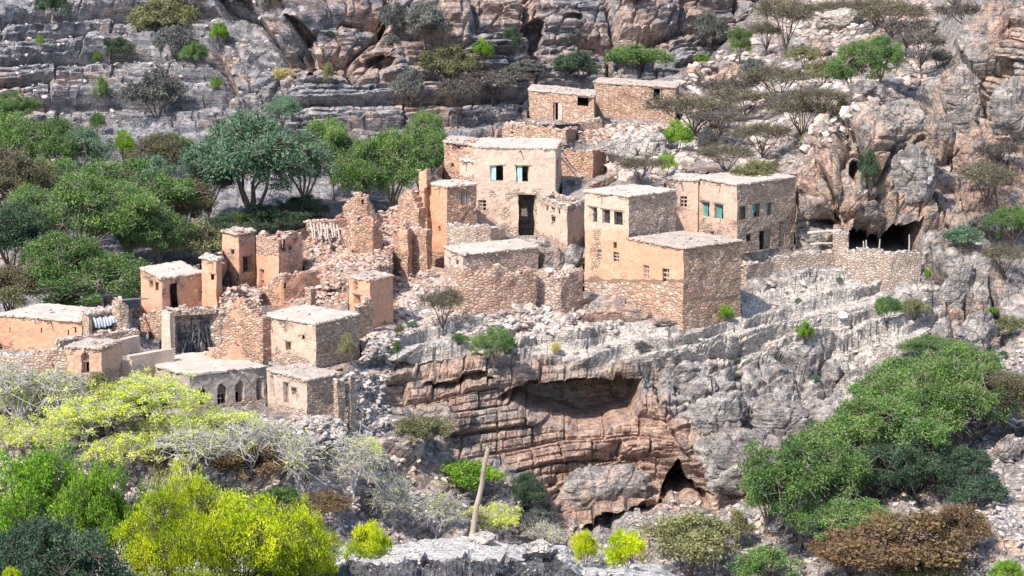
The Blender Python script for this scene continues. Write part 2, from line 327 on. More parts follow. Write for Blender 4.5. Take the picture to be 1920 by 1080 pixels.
H(n='mud_house', Y=126, C=(190, 654), L=(124, 652), R=(228, 640), yb=712, pl=.8, red=.6, roof='dust', step=.09,
  lab='small orange room with one pointed arch doorway', ops=[(0, 151, 656, 167, 700, 'arch')])
H(n='ruined_house', Y=135.5, C=(323, 580), L=(301, 576), R=(424, 574), yb=668, pl=.3, red=.05, grey=.8, roof=None, rag=.2,
  lab='grey ruin full of fallen dark timbers under a sagging earth roof', ops=[(1, 328, 590, 412, 664, 'timber')])
H(n='ruined_house', Y=134, C=(166, 590), L=(153, 584), R=(238, 581), yb=650, pl=.1, red=.4, roof='dust', rag=.1,
  lab='open fronted stone shed with a hanging tin sheet beside the long orange house', ops=[(1, 172, 594, 221, 622, 'tin')])

def house_geom(h):
    C = at(*h['C'], h['Y']); z = C[2]; Lp = at_z(*h['L'], z); Rp = at_z(*h['R'], z); B = Lp + Rp - C
    h['top'] = z; h['poly'] = np.array([Lp[:2], C[:2], Rp[:2], B[:2]])
    h['zb'] = at(h['C'][0], h['yb'], h['Y'])[2]
    return h
for h in HS:
    house_geom(h); p = h['poly']
    print('HOUSE %-12s %-50s l %.1f r %.1f h %.1f ang %.0f %.0f Yb %.1f' % (h['n'], h['lab'][:50], np.linalg.norm(p[1] - p[0]), np.linalg.norm(p[2] - p[1]), h['top'] - h['zb'],
        math.degrees(math.atan2(p[0][1] - p[1][1], p[1][0] - p[0][0])), math.degrees(math.atan2(p[2][1] - p[1][1], p[2][0] - p[1][0])), p[3][1]))

RWS = []
def RW(*a, **k): RWS.append((a, k))
RW('drystone_wall', 'curved dry stone wall in front of the tall pale house', 'wall', [(838,423,458,152.6),(860,421,456,151.4),(890,422,454,150.9),(920,425,450,151.2),(946,430,446,152.2)], .5, -.5, .1, rag=.12, seed=3)
RW('retaining_wall', 'rough orange retaining wall of big stones below the low wide terrace house', 'wall', [(846,512,592,143.6),(870,506,590,142.6),(930,505,588,143),(1006,508,580,144.5)], .7, -.6, .75, big=1, rag=.35, seed=4, step=.22)
RW('retaining_wall', 'pale rubble wall closing the gap left of the village front house', 'wall', [(1002,520,590,145.4),(1050,520,594,144.6),(1094,500,585,146.2)], .6, -.7, .2, big=1, rag=.5, seed=5, step=.22)
RW('drystone_wall', 'long dry stone wall directly below the black cave mouth', 'wall', [(1580,468,500,151.2),(1620,472,522,150.6),(1670,474,532,150.2),(1728,472,528,150.8)], .6, -.8, .05, rag=.12, seed=6, stone=M_GREYST)
RW('drystone_wall', 'low dry stone terrace wall stepping down from the big house with teal windows', 'wall', [(1400,500,540,149.2),(1450,486,512,150.6),(1520,478,500,151.5),(1585,470,498,152.)], .6, -.8, .1, rag=.12, seed=7, stone=M_GREYST)
RW('drystone_wall', 'short stone pier beside the timber shelf at the left end of the cave', 'wall', [(1562,438,470,151.9),(1590,440,470,151.7)], .6, -.8, .1, rag=.1, seed=8, stone=M_GREYST)
RW('ruined_wall', 'jagged red stone spire standing highest in the middle ruins', 'ruin', [(643,388,415,156.6),(655,376,420,156.2),(664,366,424,156.),(688,366,424,156.),(696,378,424,156.2),(712,412,424,156.6)], 1.0, .15, .95, rag=.12, seed=9, holes=[(680,375,685,384)])
RW('ruined_wall', 'leaning broken corner wall left of the narrow orange tower house', 'ruin', [(741,410,440,157.2),(748,372,505,156.6),(758,357,508,156.2),(772,362,508,155.6),(786,392,508,155.2)], .8, .35, .9, rag=.25, seed=10)
RW('ruined_wall', 'tall thin plastered wall strip with a dark slot touching the narrow orange tower house', 'ruin', [(786,322,510,155.9),(800,320,510,155.6)], .5, .5, .8, rag=.1, seed=11, holes=[(794,352,800,408)])
RW('ruined_wall', 'low red wall edge above the leaning timber sticks', 'ruin', [(575,415,432,154.6),(610,413,436,154.8),(650,411,440,155.5)], .5, -.1, .9, rag=.2, seed=12)
RW('ruined_wall', 'broken mud wall mound right below the jagged spire', 'ruin', [(640,425,470,153.3),(665,412,478,152.6),(700,415,480,152.6),(716,430,470,153.4)], 1.1, .35, .9, rag=.5, seed=13)
RW('ruined_wall', 'pale half plastered wall left of the leaning corner wall', 'ruin', [(738,440,520,153.5),(752,420,525,152.8),(764,440,525,152.6)], .6, .4, .8, rag=.4, seed=14)
RW('ruined_wall', 'low mud wall with a tiny hole across the middle of the rubble slope', 'ruin', [(492,548,580,143.8),(530,520,575,143.6),(575,508,560,144.6),(625,512,545,146)], .5, .5, .9, rag=.45, seed=15, holes=[(530,530,535,542)])
RW('ruined_wall', 'stone and mud wall between the timber filled ruin and the bright roofed square house', 'ruin', [(418,600,690,134.6),(440,570,690,134.2),(470,576,690,133.8),(492,590,692,133.2)], .6, .35, .85, rag=.5, seed=16)
RW('ruined_wall', 'curving mud wall stub just above the bright flat roof with arched windows', 'ruin', [(380,668,690,132.6),(400,655,692,132.),(430,648,694,131.5),(462,655,694,131.6)], .4, .6, .8, rag=.25, seed=17)
RW('ruined_wall', 'rough stone pillar heaped with stones beside the tin sheet shed', 'ruin', [(210,570,628,134.8),(222,560,628,134.6),(240,580,628,134.8)], .7, -.6, .4, rag=.2, seed=18)
RW('parapet_wall', 'grey plaster parapet running up to the timber filled ruin', 'wall', [(245,668,690,129.3),(290,661,684,130.4),(327,656,676,131.3)], .35, 1.1, .1, 1, rag=.02, seed=19, cope=False)
RW('parapet_wall', 'long grey plaster parapet of the courtyard behind the arch doorway room', 'wall', [(182,648,668,130.5),(215,641,664,131.6),(262,631,650,133.2)], .35, 1.1, .1, 1, rag=.02, seed=20, cope=False)
RW('parapet_wall', 'low grey parapet sloping down beside the arch doorway room', 'wall', [(172,662,690,128.5),(205,668,695,128.2),(246,680,700,127.8)], .3, 1.1, .2, .8, rag=.02, seed=21, cope=False)
RW('ruined_wall', 'stone wall of the courtyard under the tin sheet shed', 'ruin', [(112,640,700,131.5),(150,634,690,132.4),(205,622,660,133.6),(262,618,650,134.6)], .5, -.2, .4, .3, rag=.12, seed=22)
RW('ruined_wall', 'pale rubble wall under the long orange house behind bare trees', 'ruin', [(-20,665,720,130.5),(40,668,720,130),(90,660,720,129.5),(125,650,712,129.3)], .6, -.5, .5, .3, rag=.2, seed=23)
RW('ruined_wall', 'pale plaster pillar at the left of the timber filled ruin', 'ruin', [(302,586,668,134.6),(318,588,668,134.4)], .35, 1.2, .05, .8, rag=.02, seed=24, cope=False)
RW('ruined_wall', 'orange wall below the broken walled house with black doorway', 'ruin', [(262,598,622,139.6),(300,585,640,138.6),(350,575,620,138.8)], .5, .1, .8, rag=.3, seed=25)
RW('ruined_wall', 'pale stone wall under the topmost left stone house', 'wall', [(945,226,240,176.6),(1000,232,246,175.6),(1090,230,250,175.8),(1130,226,250,176.5)], .7, -.7, .5, rag=.25, seed=26)
RW('ruined_wall', 'stone pier of the low cream house with the leafy shrub doorway', 'ruin', [(625,715,778,126.8),(633,714,778,126.6)], .5, -.1, .4, rag=.05, seed=27)
RW('ruined_wall', 'short grey stone wall far right of the leafy shrub doorway', 'ruin', [(652,704,778,127.3),(657,706,778,127.2)], .5, -.4, .2, rag=.05, seed=28)
RW('ruined_wall', 'stone wall stub in the rubble above the bright roofed square house', 'ruin', [(572,545,580,140.4),(582,540,580,140.2)], .5, -.3, .6, rag=.15, seed=29)
RW('ruined_wall', 'red stone wall flank beneath the narrow orange tower house', 'ruin', [(770,440,505,153.8),(800,430,512,152.9)], .5, 0, .95, rag=.5, seed=30)
RW('ruined_wall', 'dark stone flank wall under the small rubble room doorway', 'ruin', [(672,585,636,136.6),(700,560,640,137.4)], .4, -.2, .7, rag=.3, seed=31)
# ------------------------------------------------------------------ terrain
def rbf_fit(pts, sm=.02):
    P = np.array(pts, float); X = P[:, :2] / 300.0; n = len(P)
    A = np.linalg.norm(X[:, None] - X[None], axis=2) + np.eye(n) * -sm
    M = np.zeros((n + 3, n + 3)); M[:n, :n] = A; M[:n, n] = 1; M[:n, n + 1:] = X; M[n, :n] = 1; M[n + 1:, :n] = X.T
    w = np.linalg.solve(M, np.concatenate([P[:, 2], [0, 0, 0]]))
    def f(px, py):
        q = np.stack([np.ravel(px), np.ravel(py)], 1) / 300.0; out = np.zeros(len(q))
        for k in range(0, len(q), 20000):
            c = q[k:k + 20000]; d = np.linalg.norm(c[:, None] - X[None], axis=2)
            out[k:k + 20000] = d @ w[:n] + w[n] + c @ w[n + 1:]
        return out.reshape(np.shape(px))
    return f
def pmask(px, py, poly, blur=10.):
    """soft inside mask of a polygon"""
    inside = np.zeros(px.shape, bool); d = np.full(px.shape, 1e9); n = len(poly)
    for i in range(n):
        (x0, y0), (x1, y1) = poly[i], poly[(i + 1) % n]
        if y0 != y1:
            c = ((y0 > py) != (y1 > py)) & (px < (x1 - x0) * (py - y0) / (y1 - y0) + x0); inside ^= c
        ex, ey = x1 - x0, y1 - y0; t = np.clip(((px - x0) * ex + (py - y0) * ey) / (ex * ex + ey * ey + 1e-9), 0, 1)
        d = np.minimum(d, np.hypot(px - x0 - t * ex, py - y0 - t * ey))
    return sstep(-blur, blur, np.where(inside, d, -d))
def blocks(x, w, hl, bl, seed, g=.16):
    """layered blocks: offset per block in 0..1 and groove 0..1 (0 in a joint)"""
    q = w / hl; i = np.floor(q); fw = q - i
    r = _h(i, i * 0 + 3, i * 0, seed); ls = bl * (.55 + 1.1 * r)
    u = x / ls + r * 37; j = np.floor(u); fx = u - j
    off = _h(i, j, i * 0 + 1, seed + 5); gs = sstep(0, g, np.minimum(fw, 1 - fw)); gx = sstep(0, g * hl / ls, np.minimum(fx, 1 - fx))
    return off, gs * (.35 + .65 * gx), fw, _h(i, i * 0, i * 0 + 9, seed + 9)
def saw(f): return f - .5 - sstep(.72, 1, f) + .14
def worley2(x, y, s=0):
    ix, iy = np.floor(x), np.floor(y); z = ix * 0
    f1 = np.full(x.shape, 9.); f2 = np.full(x.shape, 9.); cid = np.zeros(x.shape)
    for dx in (-1, 0, 1):
        for dy in (-1, 0, 1):
            a, b = ix + dx, iy + dy; h1, h2 = _h(a, b, z, s), _h(a, b, z, s + 11)
            d = (a + h1 - x) ** 2 + (b + h2 - y) ** 2; n = d < f1
            f2 = np.where(n, f1, np.minimum(f2, d)); cid = np.where(n, h1, cid); f1 = np.where(n, d, f1)
    return np.sqrt(f1), np.sqrt(f2), cid
# --- hill of the village: distance control points (pixel x, pixel y, distance)
CP = [(-300,1160,104),(300,1160,106),(900,1160,114),(1400,1160,116),(2200,1160,108),
 (-300,980,115),(0,980,116),(400,980,118),(700,980,122),(960,980,130),(1090,992,131.5),(1150,962,132.5),(1300,960,132),(1400,960,130),(1500,980,127),(1900,980,121),(2200,980,118),
 (-300,850,121.5),(0,850,122),(300,850,122.5),(560,850,122.5),(700,850,127),(800,850,130),
 (730,760,132.5),(730,700,133.5),(730,640,135.8),(850,830,133),(860,690,135),(840,640,138),(940,850,133.5),(1020,900,133.4),(1040,850,134.3),(930,700,135.5),(1000,700,136.5),(1200,692,138),(950,650,138),
 (1100,640,139.5),(1230,925,133.5),(1150,850,134.8),(1240,800,135.8),(1240,700,138),(1320,920,133.5),(1340,800,136),(1400,860,134),(1490,790,136),(1400,700,139.5),(1560,740,138.5),(1600,700,140),(1650,650,142.5),
 (1250,625,140.8),(1400,600,143.5),(1600,575,146.5),(1700,560,148.5),(1500,520,149.5),(1650,535,151),(1560,480,153),(1650,468,152.5),(1720,468,152.5),(1650,412,153.5),(1560,400,153.5),
 (1500,430,154.5),(1500,340,157),(1600,300,157),(1600,210,160),(1680,190,161),(1530,240,160.5),(1490,230,172),(1750,350,158.5),(1740,430,153.5),(1800,500,150.5),(1850,600,147.5),(1760,620,145.8),(1900,700,140),(1700,700,139),
 (1900,850,129),(1700,640,141.8),(1650,900,130),(1780,780,134.5),(1900,450,154),(1900,300,161),(1800,250,164),(1850,200,165),(1850,50,168),(1900,-100,171),(2200,300,160),(2200,0,170),(2200,700,136),
 (1750,90,192),(1750,0,204),(1650,100,190),(1700,190,174),(1550,100,202),(1400,100,212),(1290,150,193),(1400,200,187),(1400,290,170),(1480,300,165),(1250,330,163),(1200,310,163),(1180,280,171),(1500,0,226),(1400,0,236),(1330,80,206),(1600,-150,245),(1300,40,225),
 (700,660,134.5),(690,630,136.5),(770,600,142),(650,560,144),(610,500,149),(700,450,154.5),(580,600,140),(800,560,146),(900,600,141.5),(950,560,145),(1060,600,140.5),(1050,530,148),(1050,470,153.5),(800,500,153),
 (740,400,158),(660,410,157.5),(560,440,153.5),(470,600,139),(440,560,143),(100,690,127.5),(-100,690,127.5),(0,720,126.5),(250,650,132),(60,640,134.5),(640,720,129.5),(660,780,128.5),(420,790,124.5),(250,780,124.5),(100,760,125),
 (900,260,173),(960,270,171.5),(1100,250,175),(830,330,165),(1160,250,177),(1280,200,182),(1230,250,178),(1000,200,184),(1120,340,162),(1090,350,161)]
for h in HS:
    p = h['poly']; c = h['C']
    for k in (0, 1, 2):
        x, y = proj((p[k][0], p[k][1], h['zb'])); CP.append((x, y, p[k][1] - .05))
    x, y = proj((p[3][0], p[3][1], h['top'] + .25)); CP.append((x, y - 5, p[3][1] + 1.2))
    for k in (0, 2):
        x, y = proj((p[k][0], p[k][1], h['top'] + .2)); CP.append((x + (-4 if k == 0 else 4), y - 3, p[k][1] + .9))
for a_, k_ in RWS:
    for (x, yt, yb_, Y_) in a_[3]: CP.append((x, yb_, Y_))
_q = []
for c in CP:      # drop near duplicates so the fit stays smooth
    if all(abs(c[0] - d[0]) + abs(c[1] - d[1]) > 12 for d in _q): _q.append(c)
fB = rbf_fit(_q, .03)
SIL = np.array([(-400,606),(0,604),(150,600),(260,575),(300,520),(405,486),(420,455),(480,446),(560,430),(640,408),(700,405),(740,392),(800,345),(830,306),(880,285),(940,255),(985,205),(1110,180),(1160,165),(1270,140),(1330,112),(1380,60),(1440,-20),(1490,-160),(2400,-160)], float)
CAVES = [([(1586,484),(1588,440),(1612,420),(1660,408),(1728,416),(1732,445),(1722,484)], 10, 3),
 ([(948,742),(1000,716),(1120,702),(1200,704),(1197,760),(1186,792),(1090,806),(1000,790)], 4.8, 6), ([(1225,740),(1330,720),(1470,760),(1480,850),(1400,920),(1290,880),(1230,830)], -2.0, 55), ([(1500,250),(1600,170),(1690,210),(1720,380),(1500,390)], -1.0, 30),
 ([(1242,930),(1256,890),(1272,862),(1300,912),(1334,928),(1322,944),(1246,946)], 5, 4),
 ([(1090,996),(1170,966),(1240,934),(1246,956),(1130,1008)], 2.2, 4),
 ([(1556,378),(1580,330),(1598,296),(1608,300),(1590,360),(1575,400),(1560,400)], 2.4, 5),
 ([(1486,330),(1494,330),(1490,440),(1480,440)], 1.6, 5),
 ([(1520,405),(1640,398),(1640,420),(1520,428)], 1.6, 8),
 ([(1776,270),(1800,255),(1816,262),(1812,330),(1790,330)], 1.4, 6),
 ([(1178,268),(1196,262),(1203,280),(1186,296),(1168,292)], 2.0, 5),
 ([(800,716),(900,705),(930,716),(850,728)], 1.2, 5), ([(690,690),(880,672),(930,682),(800,700)], .8, 5)]
NX, NY, ND = 1120, 560, 14
px1 = np.linspace(-280, 2200, NX); t1 = np.linspace(0, 1, NY)
PX, T = np.meshgrid(px1, t1); S_ = np.interp(px1, SIL[:, 0], SIL[:, 1]) + 4 * fbm(px1 * .06, 0, 0, 3); PY = 1165 + (S_[None] - 1165) * T
cx = np.arange(-320, 2260, 14.); cy = np.arange(-200, 1200, 14.); CX, CY = np.meshgrid(cx, cy); CZ = fB(CX, CY)
def bil(px, py):
    u = (px + 320) / 14.; v = (py + 200) / 14.; i = np.clip(u.astype(int), 0, len(cx) - 2); j = np.clip(v.astype(int), 0, len(cy) - 2); a = u - i; b = v - j
    return CZ[j, i] * (1 - a) * (1 - b) + CZ[j, i + 1] * a * (1 - b) + CZ[j + 1, i] * (1 - a) * b + CZ[j + 1, i + 1] * a * b
Yb = bil(PX, PY)
def unproj(PX, PY, Y):
    U = (PX - 960) / F; V = (540 - PY) / F; dy = cT + V * sT; dz = -sT + V * cT; k = Y / dy
    return np.stack([U * k, Y, dz * k], -1)
# keep every column of ground rising away from the viewer
tanr = (sT - (540 - PY) / F * cT) / (cT + (540 - PY) / F * sT)
for j in range(1, NY):
    ok = tanr[j] > .02; lim = (Yb[j - 1] * tanr[j - 1] - .0035 * (Yb[j - 1] * 0 + 1)) / np.maximum(tanr[j], .02); Yb[j] = np.where(ok, np.minimum(Yb[j], lim), Yb[j])
for _ in range(3): Yb[1:-1] = (Yb[:-2] + 2 * Yb[1:-1] + Yb[2:]) / 4; Yb[:, 1:-1] = (Yb[:, :-2] + 2 * Yb[:, 1:-1] + Yb[:, 2:]) / 4
# ground never passes in front of a built wall
U_ = (PX - 960) / F; dyr = cT + (540 - PY) / F * sT; kx = U_ / dyr; req = np.zeros_like(Yb)
def clear_wall(a, b, z0, z1, off):
    e = (b - a); Lw = np.linalg.norm(e); e = e / Lw; n = np.array([e[1], -e[0]]); t = np.dot(a, n) / (kx * n[0] + n[1] + 1e-9)
    s = (kx * t - a[0]) * e[0] + (t - a[1]) * e[1]; z = -t * tanr; m = (s > -.12) & (s < Lw + .12) & (z > z0) & (z < z1) & (t > 50)
    np.maximum(req, np.where(m, t + off, 0), out=req)
for h in HS:
    p = h['poly']
    for e in (0, 1): clear_wall(p[e], p[e + 1], h['zb'] + .05, h['top'] + .3, 2.2)
    for e in (2, 3): clear_wall(p[e], p[(e + 1) % 4], h['top'] - .6, h['top'] + .3, .5)
for a_, k_ in RWS:
    q = a_[3]
    for c0, c1 in zip(q[:-1], q[1:]):
        A3, B3 = at(c0[0], c0[1], c0[3]), at(c1[0], c1[1], c1[3]); clear_wall(A3[:2], B3[:2], max(at(c0[0], c0[2], c0[3])[2], at(c1[0], c1[2], c1[3])[2]) + .05, min(A3[2], B3[2]) - .1, .25 + a_ [4] * .5 if len(a_) > 4 else .4)
Yb = np.maximum(Yb, req)
P0 = unproj(PX, PY, Yb)
def grid_normals(P):
    a = np.gradient(P, axis=1); b = np.gradient(P, axis=0); n = np.cross(a, b); n /= np.linalg.norm(n, axis=-1, keepdims=True) + 1e-9
    n[n[..., 1] > 0] *= -1; return n
Nr = grid_normals(P0)
X, Y, Z = P0[..., 0], P0[..., 1], P0[..., 2]
wx = X + .5 * vn(X * .35, Y * .2, Z * .35, 5); wz = Z + .35 * vn(X * .22, Y * .2, Z * .3, 8) + .10 * vn(X * 1.1, Y, Z * 1.1, 81)
R_cliffO = pmask(PX, PY, [(715,690),(860,672),(940,650),(1120,675),(1240,690),(1250,760),(1262,860),(1240,940),(1100,1000),(1000,900),(930,860),(850,850),(840,760),(715,762)], 14)
R_mass = pmask(PX, PY, [(1200,700),(1290,650),(1480,640),(1650,600),(1700,660),(1600,740),(1500,800),(1480,880),(1380,960),(1280,940),(1240,860),(1040,960),(1010,900),(1240,800)], 16)
R_terr = pmask(PX, PY, [(725,600),(860,590),(1000,600),(1100,606),(1300,606),(1400,560),(1520,500),(1740,480),(1780,600),(1700,660),(1480,650),(1260,680),(1120,680),(940,655),(860,676),(720,690)], 16)
R_right = pmask(PX, PY, [(1484,470),(1496,250),(1540,190),(1620,140),(1700,190),(1720,290),(1790,400),(1760,480),(1880,560),(1880,640),(1760,650),(1740,480)], 14)
R_block = pmask(PX, PY, [(1700,240),(1790,120),(1850,20),(1850,-160),(2300,-160),(2300,460),(1900,440),(1800,400),(1730,330)], 14)
R_left = pmask(PX, PY, [(1240,640),(1420,650),(1420,700),(1240,700)], 12)
rest = np.clip(1 - R_cliffO - R_mass - R_terr - R_right - R_block, 0, 1)
built = np.zeros_like(PX)
for h in HS:
    q = [proj((*h['poly'][k], h['zb'])) for k in (0, 1, 2)]; x0 = min(a[0] for a in q) - 8; x1 = max(a[0] for a in q) + 8; y1 = max(a[1] for a in q) + 6
    tp = min(proj((*p, h['top']))[1] for p in h['poly'])
    built = np.maximum(built, pmask(PX, PY, [(x0, tp - 8), (x1, tp - 8), (x1, y1), (x0, y1)], 8))
D = np.zeros_like(X)
cwz = Z - .05 * X + .16 * vn(X * .35, Y * .2, Z * .4, 8); cwx = X + .25 * vn(X * .4, Y * .3, Z * .5, 5)
o, g, fw, ri = blocks(cwx, cwz, 1.05, 1.5, 21, .12); D += R_cliffO * (.7 * (o - .5) + .55 * (ri - .5) + .42 * (g - 1))
o, g, fw, ri = blocks(cwx, cwz, .40, .75, 29, .2); D += R_cliffO * (.16 * (o - .5) + .14 * (g - 1))
ms = R_mass > .01; f1 = np.ones_like(X); f2 = np.ones_like(X) * 2; ci = np.zeros_like(X) + .5; f1[ms], f2[ms], ci[ms] = worley(wx[ms] * .34, Y[ms] * .34, wz[ms] * .5, 31); ed = sstep(0, .2, f2 - f1)
D += R_mass * (.85 * (ci - .5) + .45 * (ed - 1) + .6 * (.6 - f1)); a1 = np.ones_like(X); a2 = a1 * 2; a3 = a1 * .5; a1[ms], a2[ms], a3[ms] = worley(wx[ms] * .95, Y[ms] * .95, wz[ms] * 1.3, 35); D += R_mass * (.22 * (a3 - .5) + .16 * (sstep(0, .22, a2 - a1) - 1) + .2 * (.5 - a1))
o, g, fw, ri = blocks(wx, wz + .06 * Y - .2 * X, 1.1, 5.0, 33, .12); D += R_mass * (.3 * (o - .5) + .45 * (ri - .5) + .4 * (g - 1) - .4 * saw(fw))
f1b, f2b, cib = worley2((wx + .3 * wz) * 1.1, (wz - .3 * wx) * 1.7, 37); pass
o, g, fw, ri = blocks(wx, wz + .08 * Y - .17 * X, .95, 6.5, 41, .10); D += R_terr * (.3 * (o - .5) + .5 * (ri - .5) + .40 * (g - 1) - 1.4 * saw(fw) * (.5 + .5 * ri)); D += R_terr * .05 * (sstep(0, .2, f2b - f1b) - 1)
bx0 = X + .12 * Z + .3 * vn(X * .5, Y * .2, Z * .5, 5); bz0 = Z + .3 * vn(X * .4, Y * .2, Z * .4, 8)
f1, f2, ci = worley2(wx * .42 + .15 * wz, wz * .23, 51); ed = sstep(0, .16, f2 - f1)
D += R_right * (2.0 * (ci - .5) + 1.5 * (ed - 1) + .8 * (.5 - f1)); o, g, fw, ri = blocks(bx0, bz0, 2.1, 1.25, 63, .1); D += R_right * (.6 * (o - .5) + .5 * (g - 1)); D += R_right * (.3 * (cib - .5) + .2 * (sstep(0, .2, f2b - f1b) - 1))
bx_ = X + .15 * vn(X * .5, Y * .2, Z * .5, 5); bz_ = Z + .12 * vn(X * .4, Y * .2, Z * .4, 8)
o, g, fw, ri = blocks(bx_, bz_, 1.25, 1.7, 61, .1); D += R_block * (1.1 * (o - .5) + .7 * (ri - .5) + .7 * (g - 1)); o, g, fw, ri = blocks(bx_, bz_, .42, .9, 67, .2); D += R_block * (.25 * (o - .5) + .18 * (g - 1))
f1, f2, ci = worley2(wx * .38, (wz + .35 * Y) * .38, 71); D += rest * (1 - built) * sstep(.45, .9, ci) * np.clip(.75 - f1, 0, 1) * 1.9
f1, f2, ci = worley2(wx * 1.35, (wz + .4 * Y) * 1.35, 77); D += (rest + .0) * (1 - .9 * built) * (.34 * (.5 - f1) + .25 * (ci - .5))
D += (1 - .8 * built) * (.32 * fbm(X * .5, Y * .4, Z * .5, 91, 3) + .10 * (1 - .7 * R_terr) * fbm(X * 2.4, Y * 2, Z * 2.4, 97, 3))
D *= (1 - .85 * built)
Vd = P0 / np.linalg.norm(P0, axis=-1, keepdims=True); D *= sstep(.04, .36, np.abs((Vd * Nr).sum(-1)))
D *= 1 - pmask(PX, PY, CAVES[0][0], 6); D *= 1 - .7 * pmask(PX, PY, CAVES[1][0], 10)
PB = P0 + Nr * D[..., None]
dcv = np.zeros_like(X)
for poly, dep, bl in CAVES: dcv += dep * 1.25 * pmask(PX + (7 if dep < 9 else 4) * vn(X * .8, Y, Z * .8, 12), PY + (7 if dep < 9 else 4) * vn(X * .8, Y, Z * .8, 14), poly, bl)
U = P0 / np.linalg.norm(P0, axis=-1, keepdims=True); PB = PB + np.stack([np.zeros_like(X), dcv, -.02 * dcv], -1)
# far side of the hill, falling away behind the skyline
ext = []
for k in range(1, ND + 1):
    e = PB[-1].copy(); e[:, 1] += k * 2.2; e[:, 2] -= .9 * k + .06 * k * k; e += .3 * np.stack([fbm(e[:, 0] * .4, e[:, 1] * .4, 0, 5 + q) for q in range(3)], 1); ext.append(e)
PBx = np.concatenate([PB, np.array(ext)], 0)
def pad(a, v=None): return np.concatenate([a, np.repeat(a[-1:], ND, 0) if v is None else np.full((ND, a.shape[1]), v)], 0)
org = .24 + .40 * R_cliffO + .20 * R_mass * (PY > 760) + .22 * R_right + .22 * R_block - .15 * R_terr
org = org + .38 * pmask(PX, PY, [(1000,860),(1240,760),(1330,760),(1430,800),(1470,860),(1400,950),(1040,990)], 30) + .55 * pmask(PX, PY, [(400,420),(830,380),(840,560),(640,700),(400,600)], 30) + .4 * pmask(PX, PY, [(820,500),(1100,470),(1100,600),(840,600)], 20)
org += .4 * pmask(PX, PY, [(1280,120),(1380,120),(1380,190),(1280,210)], 12) + .25 * pmask(PX, PY, [(1786,270),(1920,200),(1920,260),(1800,330)], 12) - .25 * pmask(PX, PY, [(1240,640),(1700,600),(1640,760),(1300,800)], 25)
pal = -.1 + .95 * R_terr + .30 * pmask(PX, PY, [(640,640),(740,640),(740,800),(560,860),(560,780)], 25) + .5 * pmask(PX, PY, [(1280,640),(1480,630),(1680,640),(1580,780),(1300,740)], 25) + .25 * pmask(PX, PY, [(880,500),(1100,500),(1100,620),(760,640),(740,520)], 20) + .2 * pmask(PX, PY, [(1250,200),(1600,20),(1600,180),(1480,330),(1180,330)], 30) - .5 * R_cliffO - .25 * R_right - .5 * R_block
def grid_faces(ny, nx):
    i = np.arange(ny * nx).reshape(ny, nx); return np.stack([i[:-1, :-1].ravel(), i[:-1, 1:].ravel(), i[1:, 1:].ravel(), i[1:, :-1].ravel()], 1)
hill = mesh_np('village_hillside', PBx.reshape(-1, 3), grid_faces(*PBx.shape[:2]), M_ROCK, {'org': pad(org), 'pal': pad(pal)}, smooth=False)
tag(hill, kind='structure')
# --- rear cliff and the valley floor in front of it
CPC = [(-400,760,160),(200,760,162),(900,760,165),(2000,760,170),(-400,600,176),(0,600,180),(300,600,180),(600,560,186),(900,500,195),(0,450,197),(300,450,197),(600,420,205),(-400,400,205),
 (-400,300,224),(0,300,224),(200,300,220),(350,340,216),(600,330,218),(800,300,222),(900,250,228),(0,240,228),(200,230,228),(600,260,227),(800,240,228),(1000,230,232),(1200,220,236),(1500,200,250),(2000,200,262),
 (-400,100,232),(0,120,231),(300,130,235),(600,130,230),(900,120,236),(1100,140,240),(1250,130,240),(1400,130,250),(-400,-20,240),(0,40,236),(0,-20,246),(300,30,246),(400,80,238),(600,40,233),(900,50,237),(1100,60,243),(1300,40,248),(1500,0,255),(600,-60,240),(1000,-60,246),
 (-400,-250,262),(0,-250,262),(600,-250,258),(1200,-250,262),(2000,-250,280),(2000,0,268)]
fC = rbf_fit(CPC, .03)
NXc, NYc = 960, 420
PXc, PYc = np.meshgrid(np.linspace(-420, 2100, NXc), np.linspace(780, -240, NYc)); Yc = fC(PXc[::6, ::6], PYc[::6, ::6])
Yc = fC(PXc, PYc)
Q0 = unproj(PXc, PYc, Yc); Nc = grid_normals(Q0); X, Y, Z = Q0[..., 0], Q0[..., 1], Q0[..., 2]
wx = X + 1.2 * vn(X * .15, 0, Z * .2, 5) ; wz = Z + .8 * vn(X * .05, 0, Z * .05, 8) + .14 * vn(X * .5, 0, Z * .5, 18); cl = sstep(330, 250, PYc)
massif = pmask(PXc, PYc, [(420,200),(400,90),(520,-30),(560,-260),(1420,-260),(1420,20),(1280,80),(1260,140),(1040,130),(900,60),(860,150),(760,120),(700,150),(560,150),(500,200)], 25)
o, g, fw, ri = blocks(wx, wz, 1.9, 9.0, 21, .10); D = (1 - .75 * massif) * (.9 * (o - .5) + 2.0 * (ri - .5) + 1.1 * (g - 1) - 1.3 * (fw - .5))
o, g, fw, ri = blocks(wx, wz, .62, 3.6, 23, .18); D += (1 - .5 * massif) * (.30 * (o - .5) + .6 * (ri - .5) + .35 * (g - 1) - .3 * (fw - .5))
f1, f2, ci = worley2(wx * .14 + .02 * wz, wz * .22, 31); D += massif * (3.2 * (ci - .5) + 1.6 * (sstep(0, .14, f2 - f1) - 1) + 2.0 * (.5 - f1))
f1, f2, ci = worley2(wx * .5, wz * .8, 33); D += (.35 + .65 * massif) * (.7 * (ci - .5) + .5 * (sstep(0, .2, f2 - f1) - 1))
D = D * (.2 + .8 * cl) + .5 * fbm(X * .3, Y * .3, Z * .3, 41, 5)
QC = Q0 + Nc * D[..., None]; dc = np.zeros_like(X)
